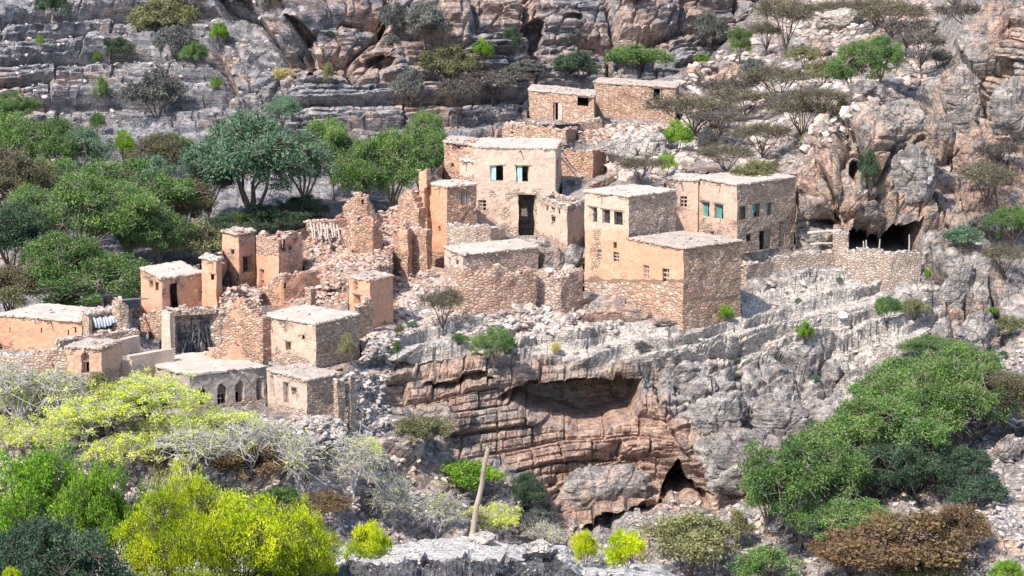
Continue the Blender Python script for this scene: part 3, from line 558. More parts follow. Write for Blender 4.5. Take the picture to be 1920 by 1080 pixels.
for poly, dep, bl in [([(690,106),(716,100),(740,112),(734,128),(700,126)], 3, 5), ([(572,130),(590,108),(620,112),(640,132)], 3, 5), ([(556,50),(576,55),(584,100),(570,104)], 3, 5), ([(1198,138),(1222,88),(1258,98),(1268,128),(1230,140)], 4, 6),
    ([(640,28),(760,20),(760,36),(650,42)], 2.5, 5), ([(988,40),(1020,40),(1024,80),(1000,90)], 3, 6), ([(690,262),(740,262),(740,280),(690,276)], 3, 5), ([(1060,22),(1100,20),(1090,32)], 2, 4), ([(410,10),(480,0),(480,30),(420,36)], 3, 6)]:
    dc += dep * pmask(PXc + 6 * vn(X * .4, 0, Z * .4, 12), PYc + 6 * vn(X * .4, 0, Z * .4, 14), poly, bl)
QC[..., 1] += dc
orgc = .14 + .36 * massif + .25 * vn(X * .08, 0, Z * .1, 66) + .2 * pmask(PXc, PYc, [(0,150),(100,150),(110,230),(0,230)], 25); palc = -.12 + .10 * cl - .3 * massif
rear = mesh_np('rear_cliff', QC.reshape(-1, 3), grid_faces(NYc, NXc), M_REAR, {'org': orgc, 'pal': palc})
tag(rear, kind='structure')
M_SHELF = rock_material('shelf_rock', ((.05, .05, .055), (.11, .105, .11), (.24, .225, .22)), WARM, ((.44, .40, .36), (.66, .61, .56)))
# --- rock shelf the camera side stands on
FX, FT = np.meshgrid(np.linspace(-300, 2300, 900), np.linspace(0, 1, 110))
edge = np.interp(FX[0], [-300, 0, 300, 600, 640, 740, 860, 930, 1000, 1060, 1090, 1240, 1300, 2300], [1085, 1080, 1060, 1030, 1022, 1020, 1010, 1016, 1024, 1026, 1052, 1062, 1100, 1112])
Zs = at(900, 1018, 78)[2]
FPY = 1260 + (edge[None] - 1260) * FT; FY = np.interp(1080 - FPY, [-180, -2, 6, 30, 52, 75], [52, 62, 66, 66.6, 74, 80])
FY = np.interp(FT, [0, .76, .845, 1], [50, 67, 67.8, 78]) + 1.0 * vn(FX * .012, 0, 0, 4)
Q = unproj(FX, FPY, FY); X, Y, Z = Q[..., 0], Q[..., 1], Q[..., 2]; nf = grid_normals(Q)
f1, f2, ci = worley2(X * .8, (Z + .5 * Y) * 1.3, 3); g1, g2, cj = worley2(X * 2.6, (Z + .5 * Y) * 3.2, 6)
Q = Q + nf * ((1 - .75 * sstep(.83, .87, FT)) * (.30 * (ci - .5) + .3 * (sstep(0, .2, f2 - f1) - 1) + .10 * (cj - .5) + .07 * (sstep(0, .3, g2 - g1) - 1)) + .10 * fbm(X * .8, Y * .8, Z * .8, 9, 3))[..., None]
ex = []
for k in range(1, 10):
    e = Q[-1].copy(); e[:, 1] += k * .7; e[:, 2] -= .25 * k * k; ex.append(e)
Qx = np.concatenate([Q, np.array(ex)], 0)
pf = np.concatenate([.1 + 1.2 * sstep(.83, .87, FT), np.ones((9, 900)) * 1.2], 0)
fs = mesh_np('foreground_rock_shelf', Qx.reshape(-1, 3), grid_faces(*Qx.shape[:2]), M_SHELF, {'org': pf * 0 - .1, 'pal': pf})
tag(fs, kind='structure')
# valley floor far below so nothing is open at the sides
gz = at(900, 1160, 84)[2] - 4
gm = mesh_np('valley_floor', [(-600, -50, gz - 12), (600, -50, gz - 12), (600, 600, gz - 12), (-600, 600, gz - 12)], np.array([[0, 1, 2, 3]]), M_ROCK, {'org': [0] * 4, 'pal': [0] * 4}); tag(gm, kind='structure')
def ground(px, py, which='B'):
    """terrain point seen at a pixel"""
    if which == 'F':
        i = np.argmin(np.abs(FX[0] - px)); c = FPY[:, i]; j = np.argmin(np.abs(c - py)); return Q[j, i].copy()
    if which == 'C':
        i = np.argmin(np.abs(PXc[0] - px)); j = np.argmin(np.abs(PYc[:, 0] - py)); return QC[j, i].copy()
    i = np.argmin(np.abs(px1 - px)); c = PY[:, i]; j = np.argmin(np.abs(c - py)); return PB[j, i].copy()
# ------------------------------------------------------------------ rocks
_g = (1 + 5 ** .5) / 2
ICO_V = np.array([(-1,_g,0),(1,_g,0),(-1,-_g,0),(1,-_g,0),(0,-1,_g),(0,1,_g),(0,-1,-_g),(0,1,-_g),(_g,0,-1),(_g,0,1),(-_g,0,-1),(-_g,0,1)], float) / math.hypot(1, _g)
ICO_F = np.array([(0,11,5),(0,5,1),(0,1,7),(0,7,10),(0,10,11),(1,5,9),(5,11,4),(11,10,2),(10,7,6),(7,1,8),(3,9,4),(3,4,2),(3,2,6),(3,6,8),(3,8,9),(4,9,5),(2,4,11),(6,2,10),(8,6,7),(9,8,1)])
def rocks(P, S, rng, flat=.6):
    n = len(P); V = ICO_V[None] * (1 + rng.uniform(-.28, .28, (n, 12, 1)))
    V = np.sign(V) * np.abs(V) ** .8
    V = V * rng.uniform(.6, 1.25, (n, 1, 3)) * np.array([1, 1, flat])
    a = rng.uniform(0, 6.28, n); t = rng.uniform(-.4, .4, (n, 2)); c, s = np.cos(a), np.sin(a)
    x = V[..., 0] * c[:, None] - V[..., 1] * s[:, None]; y = V[..., 0] * s[:, None] + V[..., 1] * c[:, None]; z = V[..., 2] + x * t[:, :1] + y * t[:, 1:]
    V = np.stack([x, y, z], -1) * np.asarray(S)[:, None, None] + np.asarray(P)[:, None]
    Fc = ICO_F[None] + (np.arange(n) * 12)[:, None, None]
    return V.reshape(-1, 3), Fc.reshape(-1, 3)
class BX:
    """collects boxes and bars into one mesh"""
    def __init__(s): s.V = []; s.F = []; s.n = 0
    def hexa(s, c8):
        s.V.append(np.asarray(c8, float)); k = s.n
        s.F.append(np.array([(0,1,2,3),(7,6,5,4),(0,4,5,1),(1,5,6,2),(2,6,7,3),(3,7,4,0)]) + k); s.n += 8
    def bar(s, a, b, w, d=None, up=(0, 0, 1), jit=0):
        a, b = np.asarray(a, float), np.asarray(b, float); t = b - a; t /= np.linalg.norm(t) + 1e-9
        u = np.cross(t, up); 
        if np.linalg.norm(u) < 1e-3: u = np.cross(t, (0, 1, 0))
        u /= np.linalg.norm(u); v = np.cross(u, t); d = d or w; u = u * w / 2; v = v * d / 2
        s.hexa([a - u - v, a + u - v, a + u + v, a - u + v, b - u - v, b + u - v, b + u + v, b - u + v])
    def build(s, name, mat, parent=None, base=None):
        V = np.concatenate(s.V); V = V - (np.asarray(base) if base is not None else 0)
        return mesh_np(name, V, [np.concatenate(s.F)], mat, parent=parent)
def child(name, V, Fc, mat, parent, base, **kw):
    return mesh_np(name, np.asarray(V) - np.asarray(base), Fc, mat, parent=parent, **kw)
def stuffed(*a, **k):
    o = child(*a, **k); o['kind'] = 'stuff'; return o
def tubes(paths, sides=5):
    """paths: list of (points (k,3), radii (k,))"""
    Vs, Fs, n = [], [], 0
    for P, R in paths:
        P = np.asarray(P, float); k = len(P); t = np.gradient(P, axis=0); t /= np.linalg.norm(t, axis=1, keepdims=True) + 1e-9
        ref = np.array([.31, .95, .05]); u = np.cross(t, ref); u /= np.linalg.norm(u, axis=1, keepdims=True) + 1e-9; v = np.cross(t, u)
        a = np.linspace(0, 2 * math.pi, sides, endpoint=False)
        ring = P[:, None] + (u[:, None] * np.cos(a)[None, :, None] + v[:, None] * np.sin(a)[None, :, None]) * np.asarray(R)[:, None, None]
        i = np.arange(k * sides).reshape(k, sides); j = np.roll(i, -1, 1)
        Vs.append(ring.reshape(-1, 3)); Fs.append(np.stack([i[:-1].ravel(), j[:-1].ravel(), j[1:].ravel(), i[1:].ravel()], 1) + n); n += k * sides
    return np.concatenate(Vs), np.concatenate(Fs)
# ------------------------------------------------------------------ house builder
def inset(poly, d):
    n = len(poly); c = poly.mean(0); out = []
    L_ = []
    for i in range(n):
        a, b = poly[i], poly[(i + 1) % n]; e = (b - a) / np.linalg.norm(b - a); nn = np.array([e[1], -e[0]])
        if np.dot(c - a, nn) < 0: nn = -nn
        L_.append((a + nn * d, e))
    for i in range(n):
        (p, e), (q, f) = L_[i - 1], L_[i]; A = np.array([[e[0], -f[0]], [e[1], -f[1]]]); t = np.linalg.solve(A, q - p); out.append(p + e * t[0])
    return np.array(out)
def px_on_wall(px, py, a, b):
    e = (b - a) / np.linalg.norm(b - a); n = np.array([e[1], -e[0]]); d = ray(px, py); t = np.dot(a, n) / np.dot(d[:2], n); P = d * t
    return np.dot(P[:2] - a, e), P[2]
def build_house(h, k):
    rng = np.random.default_rng(100 + k); poly = h['poly']; inn = inset(poly, .36); top = h['top']; zb0 = h['zb']; zb = zb0 - 1.3
    base = np.array([*poly.mean(0), zb0]); root = thing(h['n'], h['lab'], 'house' if h['n'] != 'ruined_house' else 'ruin', base)
    if h.get('group'): root['group'] = h['group']
    BG = []
    ops = []
    for (e, x0, y0, x1, y1, st) in h['ops']:
        a, b = poly[e], poly[(e + 1) % 4]
        s0, z1 = px_on_wall(x0, (y0 + y1) / 2 - (y1 - y0) / 2, a, b); s1, _ = px_on_wall(x1, (y0 + y1) / 2, a, b); xm = (x0 + x1) / 2
        _, z1 = px_on_wall(xm, y0, a, b); _, z0 = px_on_wall(xm, y1, a, b); Lw = np.linalg.norm(b - a)
        ops.append((e, max(.12, s0), min(Lw - .12, s1), z0, min(z1, top - .12), st))
    step = h.get('step', .19); rag = h.get('rag', 0)
    zt = top + (rag * .6 if rag else 0); zl = list(np.arange(zb, zb0 - .3, .4)) + list(np.arange(zb0 - .3, zt, step)) + [zt]
    for o in ops: zl += [o[3], o[4]]
    zl = np.array(sorted(zl)); keep = [0]
    must = set(round(v, 5) for o in ops for v in (o[3], o[4])) | {round(zt, 5)}
    zz = [zl[0]]
    for v in zl[1:]:
        if v - zz[-1] < step * .35:
            if round(v, 5) in must: zz[-1] = v
            continue
        zz.append(v)
    zl = np.array(zz); V = []; Fq = []; n0 = 0; PL = []; RD = []; GR = []; stones = []
    for e in range(4):
        a, b = poly[e], poly[(e + 1) % 4]; ia, ib = inn[e], inn[(e + 1) % 4]; Lw = np.linalg.norm(b - a); ev = (b - a) / Lw
        st_ = step if e < 2 else step * 2.2
        sl_ = sorted(list(np.linspace(0, Lw, max(3, int(Lw / st_)))) + [v for o in ops if o[0] == e for v in (o[1], o[2])])
        m2 = set(round(v, 5) for o in ops if o[0] == e for v in (o[1], o[2])) | {0.0, round(Lw, 5)}; ss = [sl_[0]]
        for v in sl_[1:]:
            if v - ss[-1] < st_ * .35:
                if round(v, 5) in m2 and round(ss[-1], 5) not in m2: ss[-1] = v
                elif round(v, 5) in m2 and v - ss[-1] > .02: ss.append(v)
                continue
            ss.append(v)
        sl_ = np.array(ss); ns, nz = len(sl_), len(zl)
        Sg, Zg = np.meshgrid(sl_, zl, indexing='ij'); fr = (Sg / Lw)[..., None]
        O = np.concatenate([a + fr * (b - a), Zg[..., None]], -1); I = np.concatenate([ia + fr * (ib - ia), Zg[..., None]], -1)
        sm = (sl_[:-1] + sl_[1:]) / 2; zm = (zl[:-1] + zl[1:]) / 2; SM, ZM = np.meshgrid(sm, zm, indexing='ij')
        solid = np.ones(SM.shape, bool)
        for (oe, s0, s1, z0, z1, st) in ops:
            if oe != e: continue
            c = (SM > s0) & (SM < s1) & (ZM > z0) & (ZM < z1)
            if st == 'arch':
                w = (s1 - s0) / 2; q = np.abs(SM - (s0 + s1) / 2) / w; zs = z1 - w * 1.5; lim = zs + (z1 - zs) * np.sqrt(np.clip(1 - q ** 1.4, 0, 1)); c &= ZM < lim
            solid &= ~c
        if rag:
            wp = a + (SM[:, 0] / Lw)[:, None] * (b - a); rn = fbm(wp[:, 0] * .55, wp[:, 1] * .55, k * 3.7, 9, 3)
            tl = top + rag * np.clip(1.9 * rn - .3, -2.6, .6) - (rag * .8 if e > 1 else 0); solid &= ZM < tl[:, None]
        # gentle unevenness of hand built walls, consistent at the corners
        for A in (O, I):
            am = .045; A += am * np.stack([vn(A[..., 0] * 1.3, A[..., 1] * 1.3, A[..., 2] * 1.3, 3), vn(A[..., 0] * 1.3, A[..., 1] * 1.3, A[..., 2] * 1.3, 4), .5 * vn(A[..., 0] * 1.1, A[..., 1] * 1.1, 0, 6)], -1)
            A += .022 * np.stack([vn(A[..., 0] * 5, A[..., 1] * 5, A[..., 2] * 5, 13), vn(A[..., 0] * 5, A[..., 1] * 5, A[..., 2] * 5, 14), 0 * A[..., 0]], -1)
        ip = np.arange(ns * nz).reshape(ns, nz) + n0; iq = ip + ns * nz; n0 += 2 * ns * nz
        V += [O.reshape(-1, 3), I.reshape(-1, 3)]
        pxx, pyy = proj([O[..., 0], O[..., 1], O[..., 2]]); pl = np.full(O.shape[:2], h['pl'], float); rd = np.full(O.shape[:2], h['red'], float)
        for (ze, x0, y0, x1, y1, dv) in h.get('zones', []):
            if ze == e: pl += dv * pmask(pxx, pyy, [(x0, y0), (x1, y0), (x1, y1), (x0, y1)], 4)
        for (ze, x0, y0, x1, y1, dv) in h.get('redz', []):
            if ze == e: rd += dv * pmask(pxx, pyy, [(x0, y0), (x1, y0), (x1, y1), (x0, y1)], 5)
        bg_ = np.zeros(O.shape[:2])
        for (ze, x0, y0, x1, y1) in h.get('bigz', []):
            if ze == e: bg_ = np.maximum(bg_, pmask(pxx, pyy, [(x0, y0), (x1, y0), (x1, y1), (x0, y1)], 2))
        BG += [bg_.ravel(), bg_.ravel()]
        if e >= 2: pl -= .6
        pl -= .55 * sstep(.5, 0, top - O[..., 2]) * (.5 + vn(O[..., 0] * .8, O[..., 1] * .8, 0, 3)) + .5 * sstep(.7, .1, O[..., 2] - zb0)
        for A in (PL, RD, GR): pass
        PL += [pl.ravel(), (pl - .1).ravel()]; RD += [rd.ravel(), rd.ravel()]; GR += [np.full(2 * pl.size, h.get('grey', 0.))]
        i, j = np.nonzero(solid)
        Fq += [np.stack([ip[i, j], ip[i + 1, j], ip[i + 1, j + 1], ip[i, j + 1]], 1), np.stack([iq[i, j], iq[i, j + 1], iq[i + 1, j + 1], iq[i + 1, j]], 1)]
        sp = np.pad(solid, 1, constant_values=False)
        cornr = True
        for di, dj in ((-1, 0), (1, 0), (0, -1), (0, 1)):
            nb = sp[1 + di:1 + di + solid.shape[0], 1 + dj:1 + dj + solid.shape[1]]; i, j = np.nonzero(solid & ~nb)
            if di == -1: ok = i > 0; i, j = i[ok], j[ok]; q = (ip[i, j], ip[i, j + 1], iq[i, j + 1], iq[i, j])
            elif di == 1: ok = i < solid.shape[0] - 1; i, j = i[ok], j[ok]; q = (ip[i + 1, j + 1], ip[i + 1, j], iq[i + 1, j], iq[i + 1, j + 1])
            elif dj == -1: ok = j > 0; i, j = i[ok], j[ok]; q = (ip[i + 1, j], ip[i, j], iq[i, j], iq[i + 1, j])
            else: q = (ip[i, j + 1], ip[i + 1, j + 1], iq[i + 1, j + 1], iq[i, j + 1]); \
                stones += [((O[i, j + 1] + I[i, j + 1]) / 2)] if rag or not h['roof'] else []
            Fq.append(np.stack(q, 1))
    # ragged corner ends are closed by the neighbouring wall
    wall = child('wall', np.concatenate(V), [np.concatenate([f for f in Fq if len(f)])], M_WALL, root, base, attrs={'pl': np.concatenate(PL), 'red': np.concatenate(RD), 'grey': np.concatenate(GR), 'big': np.concatenate(BG)})
    if stones and (rag or not h['roof']):
        S = np.concatenate(stones); S = np.repeat(S, 2, 0); S = S + rng.uniform(-.16, .16, S.shape) * (1, 1, .5)
        v, f = rocks(S, rng.uniform(.07, .17, len(S)), rng, .55); stuffed('coping_stones', v, [f], M_REDST if h['red'] > .5 else M_STONE, root, base)
    if h['roof']:
        h_ = h
        o = inset(poly, -.07); nn = 34; u, w = np.meshgrid(np.linspace(0, 1, nn), np.linspace(0, 1, nn), indexing='ij')
        XY = (o[0][None, None] * (1 - u[..., None]) * (1 - w[..., None]) + o[1] * u[..., None] * (1 - w[..., None]) + o[2] * u[..., None] * w[..., None] + o[3] * (1 - u[..., None]) * w[..., None])
        XY = XY + .06 * np.stack([vn(XY[..., 0] * 5, XY[..., 1] * 5, k, 13), vn(XY[..., 0] * 5, XY[..., 1] * 5, k, 14)], -1) + .07 * np.stack([vn(XY[..., 0] * 1.8, XY[..., 1] * 1.8, k, 3), vn(XY[..., 0] * 1.8, XY[..., 1] * 1.8, k, 4)], -1)
        ed = np.minimum(np.minimum(u, 1 - u), np.minimum(w, 1 - w)); zt_ = top + .11 + .05 * fbm(XY[..., 0] * .6, XY[..., 1] * .6, k, 8, 3) + .03 * vn(XY[..., 0] * 4, XY[..., 1] * 4, k, 9) - .05 * (ed < .02) - .06 * sstep(.1, .5, ed)
        if h.get('rag') or h['n'] == 'ruined_house': zt_ = zt_ + .12 * fbm(XY[..., 0] * 1.5, XY[..., 1] * 1.5, k, 18, 3)
        T_ = np.concatenate([XY, zt_[..., None]], -1); Bt = T_.copy(); Bt[..., 2] = top - .03; i = np.arange(nn * nn).reshape(nn, nn); f = grid_faces(nn, nn)
        Fr = [f, f + nn * nn]
        for row in (i[0], i[-1], i[:, 0], i[:, -1]): Fr.append(np.stack([row[:-1], row[1:], row[1:] + nn * nn, row[:-1] + nn * nn], 1))
        r = child('roof', np.concatenate([T_.reshape(-1, 3), Bt.reshape(-1, 3)]), [np.concatenate(Fr)], M_ROOF if h['roof'] == 'pale' else M_ROOF2, root, base)
        # rim of laid stones under the mud edge
        P = []
        for e in range(4):
            a, b = inset(poly, -.02)[e], inset(poly, -.02)[(e + 1) % 4]; m = int(np.linalg.norm(b - a) / .17); t = (np.arange(m) + rng.uniform(0, 1, m)) / m
            P.append(np.stack([*(a + t[:, None] * (b - a)).T, np.full(m, top + .01) + rng.uniform(-.03, .05, m)], 1))
        P = np.concatenate(P); v, f = rocks(P, rng.uniform(.06, .12, len(P)), rng, .45); stuffed('eaves_stones', v, [f], M_REDST if h['red'] > .5 else M_STONE, root, base)
        if h['roof']:
            m = 40 if h['roof'] == 'dust' else 14; uu = rng.uniform(.03, .97, (m, 2)); P = o[0] * (1 - uu[:, :1]) * (1 - uu[:, 1:]) + o[1] * uu[:, :1] * (1 - uu[:, 1:]) + o[2] * uu[:, :1] * uu[:, 1:] + o[3] * (1 - uu[:, :1]) * uu[:, 1:]
            P = np.concatenate([P, np.full((m, 1), top + .11)], 1); v, f = rocks(P, rng.uniform(.04, .13, m), rng, .5); stuffed('loose_roof_stones', v, [f], M_STONE, root, base)
    # wooden rain spouts under the roof edge
    if h['roof'] == 'pale':
        for e in (0, 1):
            a, b = poly[e], poly[(e + 1) % 4]; ev = (b - a) / np.linalg.norm(b - a); nn = np.array([ev[1], -ev[0]]); nn = nn if np.dot(poly.mean(0) - a, nn) < 0 else -nn
            q = a + ev * np.linalg.norm(b - a) * rng.uniform(.35, .75); p0 = np.array([*(q - nn * .1), top - .12]); p1_ = np.array([*(q + nn * .38), top - .2])
            v, f = tubes([(np.array([p0, (p0 + p1_) / 2, p1_]), [.05, .045, .04])], 6); child('rain_spout', v, [f], M_WOOD, root, base)
    # openings
    for (e, s0, s1, z0, z1, st) in ops:
        a, b = poly[e], poly[(e + 1) % 4]; ev = (b - a) / np.linalg.norm(b - a); nn = np.array([ev[1], -ev[0]])
        if np.dot(poly.mean(0) - a, nn) < 0: nn = -nn
        def Pt(s, d, z): return np.array([*(a + ev * s + nn * d), z])
        def box(bx, s0, s1, d0, d1, z0, z1): bx.hexa([Pt(s0, d0, z0), Pt(s1, d0, z0), Pt(s1, d1, z0), Pt(s0, d1, z0), Pt(s0, d0, z1), Pt(s1, d0, z1), Pt(s1, d1, z1), Pt(s0, d1, z1)])
        w = s1 - s0; hh = z1 - z0; fw = .05
        def frame(name, mat, d=.14, t=fw):
            bx = BX(); box(bx, s0, s0 + t, d, d + .07, z0, z1); box(bx, s1 - t, s1, d, d + .07, z0, z1); box(bx, s0 + t, s1 - t, d, d + .07, z0, z0 + t); box(bx, s0 + t, s1 - t, d, d + .07, z1 - t, z1)
            return bx.build(name, mat, root, base)
        if st == 'shut':
            fr = frame('window', M_WOOD); bx = BX(); box(bx, s0 + fw, s0 + w * .42, .1, .135, z0 + .04, z1 - .04); box(bx, s0 + w * .2, s0 + w * .22, .085, .1, z0 + .05, z1 - .05); o_ = bx.build('shutter_or_shade_panel', M_SHUT, fr, base)
        elif st in ('bars', 'teal', 'woodshut'):
            fr = frame('window', M_DARKWOOD if st == 'bars' else M_WOOD)
            if st == 'bars':
                bx = BX()
                for q in range(1, 5): box(bx, s0 + w * q / 5 - .012, s0 + w * q / 5 + .012, .16, .19, z0 + fw, z1 - fw)
                box(bx, s0 + fw, s1 - fw, .13, .15, z0 + hh * .5 - .015, z0 + hh * .5 + .015); bx.build('bars', M_IRON, fr, base)
                bx = BX(); box(bx, s0 + .01, s1 - .01, .26, .3, z0 + .01, z1 - .01); bx.build('shutter_or_shade_panel', M_DARKWOOD, fr, base)  # dark panel added to stand in for the shaded room behind
            else:
                bx = BX(); m = M_TEAL if st == 'teal' else M_WOOD
                box(bx, s0 + fw, s0 + w * .60, .19, .22, z0 + fw, z1 - fw); box(bx, s0 + w * .62, s1 - fw, .25, .28, z0 + hh * (.0 if st == 'woodshut' else .35), z1 - fw); bx.build('shutter_or_shade_panel', m, fr, base)
        elif st == 'lattice':
            bx = BX(); box(bx, s0 + w * .44, s0 + w * .56, .1, .2, z0, z1)
            for q in (.33, .68): box(bx, s0, s1, .11, .19, z0 + hh * q - .03, z0 + hh * q + .03)
            bx.build('window_lattice', M_PALEWOOD, root, base)
        elif st == 'frame':
            fr = frame('window', M_PALEWOOD, .1, .07); bx = BX(); box(bx, s0 + w * .7, s0 + w * .76, .1, .16, z0 + .07, z1 - .07); bx.build('mullion', M_PALEWOOD, fr, base)
        elif st == 'door':
            fr = frame('door', M_WOOD, .1, .07); bx = BX(); box(bx, s0 + w * .55, s1 - .07, .14, .18, z0 + .05, z1 - .07); bx.build('door_leaf', M_WOOD, fr, base)
        elif st == 'halfdoor':
            fr = frame('door', M_PALEWOOD, .1, .05); bx = BX(); box(bx, s1 + .02, s1 + w * .9, -.06, -.02, z0 + .05, z1 - .05); bx.build('door_leaf', M_PALEWOOD, fr, base)
        elif st == 'niche':
            bx = BX(); box(bx, s0 - .02, s1 + .02, .2, .3, z0 - .02, z1 + .02); box(bx, s0, s1, .06, .2, z0 + hh * .48, z0 + hh * .53); bx.build('niche_back', simple_cache('niche_mud', (.34, .19, .11), (.42, .25, .15)), root, base)
        elif st == 'arch':
            bx = BX(); box(bx, s0 - .02, s1 + .02, .24, .3, z0 + hh * .5, z1 + .02); box(bx, s0, s1, .12, .24, z0 + hh * .48, z0 + hh * .54); box(bx, s0 + w * .46, s0 + w * .54, .13, .2, z0, z0 + hh * .48); bx.build('arched_window', M_WOOD, root, base)
        elif st == 'sticks':
            bx = BX()
            for q in range(6): box(bx, s0 + w * (q + .2) / 6, s0 + w * (q + .55) / 6, .05, .1, z0 - .1, z1)
            bx.build('beam_ends', M_PALEWOOD, root, base)
        elif st == 'timber':
            bx = BX()
            for q in range(34):
                s = s0 + w * rng.uniform(.08, .95); dz = rng.uniform(.3, 1.) * hh; dx = rng.uniform(-.35, .5)
                bx.bar(Pt(s, rng.uniform(-.05, .5), z0 + .05), Pt(min(s1 - .1, max(s0 + .1, s + dx)), rng.uniform(.2, 1.), z0 + dz), rng.uniform(.04, .09))
            for q in range(14):
                zz_ = z0 + hh * rng.uniform(.3, .97); bx.bar(Pt(s0 + .05, rng.uniform(.1, .9), zz_), Pt(s1 - .05, rng.uniform(.1, .9), zz_ + rng.uniform(-.25, .25)), rng.uniform(.05, .1))
            bx.bar(Pt(s0 + w * .45, -.02, z1 - .1), Pt(s0 + w * .68, .05, z0 + hh * .3), .06)
            bx.build('fallen_timbers', M_DARKWOOD, root, base)
        elif st == 'tin':
            nx_, nz_ = 24, 8; u, v = np.meshgrid(np.linspace(0, 1, nx_), np.linspace(0, 1, nz_), indexing='ij'); hgt = hh * .62 * (1 - .35 * sstep(.5, 1, u))
            G = np.array([[Pt(s0 + w * (.0 + .86 * u[i, j]), -.22 * (1 - (1 - v[i, j]) ** 2) - .1 + .03 * math.sin(i * 2.1), z1 + .02 - v[i, j] * hgt[i, j] + .04 * math.sin(i * 1.1)) for j in range(nz_)] for i in range(nx_)])
            child('tin_sheet', G.reshape(-1, 3), [grid_faces(nx_, nz_)], M_TIN, root, base)
        if st in ('shut', 'bars', 'teal', 'woodshut', 'door', 'hole', 'halfdoor', 'frame') and w > .3:
            bx = BX(); box(bx, s0 - .12, s1 + .12, -.025, .2, z1 + .002, z1 + .07); bx.build('lintel', M_WOOD, root, base)
    return root
_sc = {}
def simple_cache(n, a, b):
    if n not in _sc: _sc[n] = simple(n, a, b)
    return _sc[n]
for k, h in enumerate(HS): build_house(h, k)
# ------------------------------------------------------------------ free standing walls (pixel anchored polylines on the ground)
def ruin_wall(name, label, cat, pts, th=.45, pl=.0, red=.5, big=0, grey=0, rag=.4, step=.16, seed=1, group=None, holes=(), cope=True, foot=1.2, stone=None):
    """pts: (px, py_top, py_bottom, Y) along the wall"""
    rng = np.random.default_rng(seed); P = [(at(x, yt, Y), at(x, yb, Y)[2]) for x, yt, yb, Y in pts]
    xy = np.array([p[0][:2] for p in P]); top = np.array([p[0][2] for p in P]); bot = np.array([p[1] for p in P])
    d = np.r_[0, np.cumsum(np.linalg.norm(np.diff(xy, axis=0), axis=1))]; Lw = d[-1]; ns = max(3, int(Lw / step)); s = np.linspace(0, Lw, ns + 1)
    cx_ = np.stack([np.interp(s, d, xy[:, k]) for k in (0, 1)], 1); tp = np.interp(s, d, top); bt = np.interp(s, d, bot); t = np.gradient(cx_, axis=0); t /= np.linalg.norm(t, axis=1, keepdims=True); nn = np.stack([-t[:, 1], t[:, 0]], 1)
    nn[nn[:, 1] < 0] *= -1
    z0 = bt.min() - foot; z1 = tp.max() + rag * .5; nz = max(3, int((z1 - z0) / step)); z = np.linspace(z0, z1, nz + 1)
    O = np.concatenate([np.repeat(cx_[:, None], nz + 1, 1), np.repeat(z[None, :, None], ns + 1, 0)], -1); I = O + np.concatenate([nn * th, np.zeros((ns + 1, 1))], 1)[:, None]
    ZM = np.broadcast_to((z[:-1] + z[1:]) / 2, (ns, nz)); sm = (s[:-1] + s[1:]) / 2
    lim = (tp[:-1] + tp[1:]) / 2 + rag * (1.3 * fbm(sm * .9, seed * 1.7, 0, seed, 3) - .1); solid = (ZM < lim[:, None]) & (ZM > ((bt[:-1] + bt[1:]) / 2 - foot)[:, None])
    pxx, pyy = proj([O[..., 0], O[..., 1], O[..., 2]]); pm_, qm = (pxx[:-1, :-1] + pxx[1:, 1:]) / 2, (pyy[:-1, :-1] + pyy[1:, 1:]) / 2
    for (x0, y0, x1, y1) in holes: solid &= ~((pm_ > x0) & (pm_ < x1) & (qm > y0) & (qm < y1))
    for A in (O, I):
        A += (.07 if pl < .5 else .04) * np.stack([vn(A[..., 0] * 1.7, A[..., 1] * 1.7, A[..., 2] * 1.7, 3), vn(A[..., 0] * 1.7, A[..., 1] * 1.7, A[..., 2] * 1.7, 4), .4 * vn(A[..., 0] * 3, A[..., 1] * 3, A[..., 2] * 3, 5)], -1)
    ip = np.arange((ns + 1) * (nz + 1)).reshape(ns + 1, nz + 1); iq = ip + ip.size; i, j = np.nonzero(solid)
    Fq = [np.stack([ip[i, j], ip[i + 1, j], ip[i + 1, j + 1], ip[i, j + 1]], 1), np.stack([iq[i, j], iq[i, j + 1], iq[i + 1, j + 1], iq[i + 1, j]], 1)]
    sp = np.pad(solid, 1); caps = []
    for di, dj in ((-1, 0), (1, 0), (0, -1), (0, 1)):
        nb = sp[1 + di:1 + di + ns, 1 + dj:1 + dj + nz]; i, j = np.nonzero(solid & ~nb)
        if di == -1: q = (ip[i, j], ip[i, j + 1], iq[i, j + 1], iq[i, j])
        elif di == 1: q = (ip[i + 1, j + 1], ip[i + 1, j], iq[i + 1, j], iq[i + 1, j + 1])
        elif dj == -1: q = (ip[i + 1, j], ip[i, j], iq[i, j], iq[i + 1, j])
        else: q = (ip[i, j + 1], ip[i + 1, j + 1], iq[i + 1, j + 1], iq[i, j + 1]); caps.append((O[i, j + 1] + I[i, j + 1]) / 2)
        Fq.append(np.stack(q, 1))
    base = np.array([*cx_[len(cx_) // 2], bt[len(bt) // 2]]); root = thing(name, label, cat, base, group)
    PLv = np.full(O.shape[:2], pl) ; n2 = 2 * PLv.size
    child('wall', np.concatenate([O.reshape(-1, 3), I.reshape(-1, 3)]), [np.concatenate([f for f in Fq if len(f)])], M_WALL, root, base, attrs={'pl': np.r_[PLv.ravel(), PLv.ravel() - .3], 'red': np.full(n2, red), 'grey': np.full(n2, float(grey)), 'big': np.full(n2, float(big))})
    if cope:
        S = np.repeat(np.concatenate(caps), 3, 0); S = S + rng.uniform(-1, 1, S.shape) * (.14, .14, .07); v, f = rocks(S, rng.uniform(.06, .16, len(S)), rng, .6)
        stuffed('coping_stones', v, [f], stone or (M_REDST if red > .5 else M_STONE), root, base)
    return root
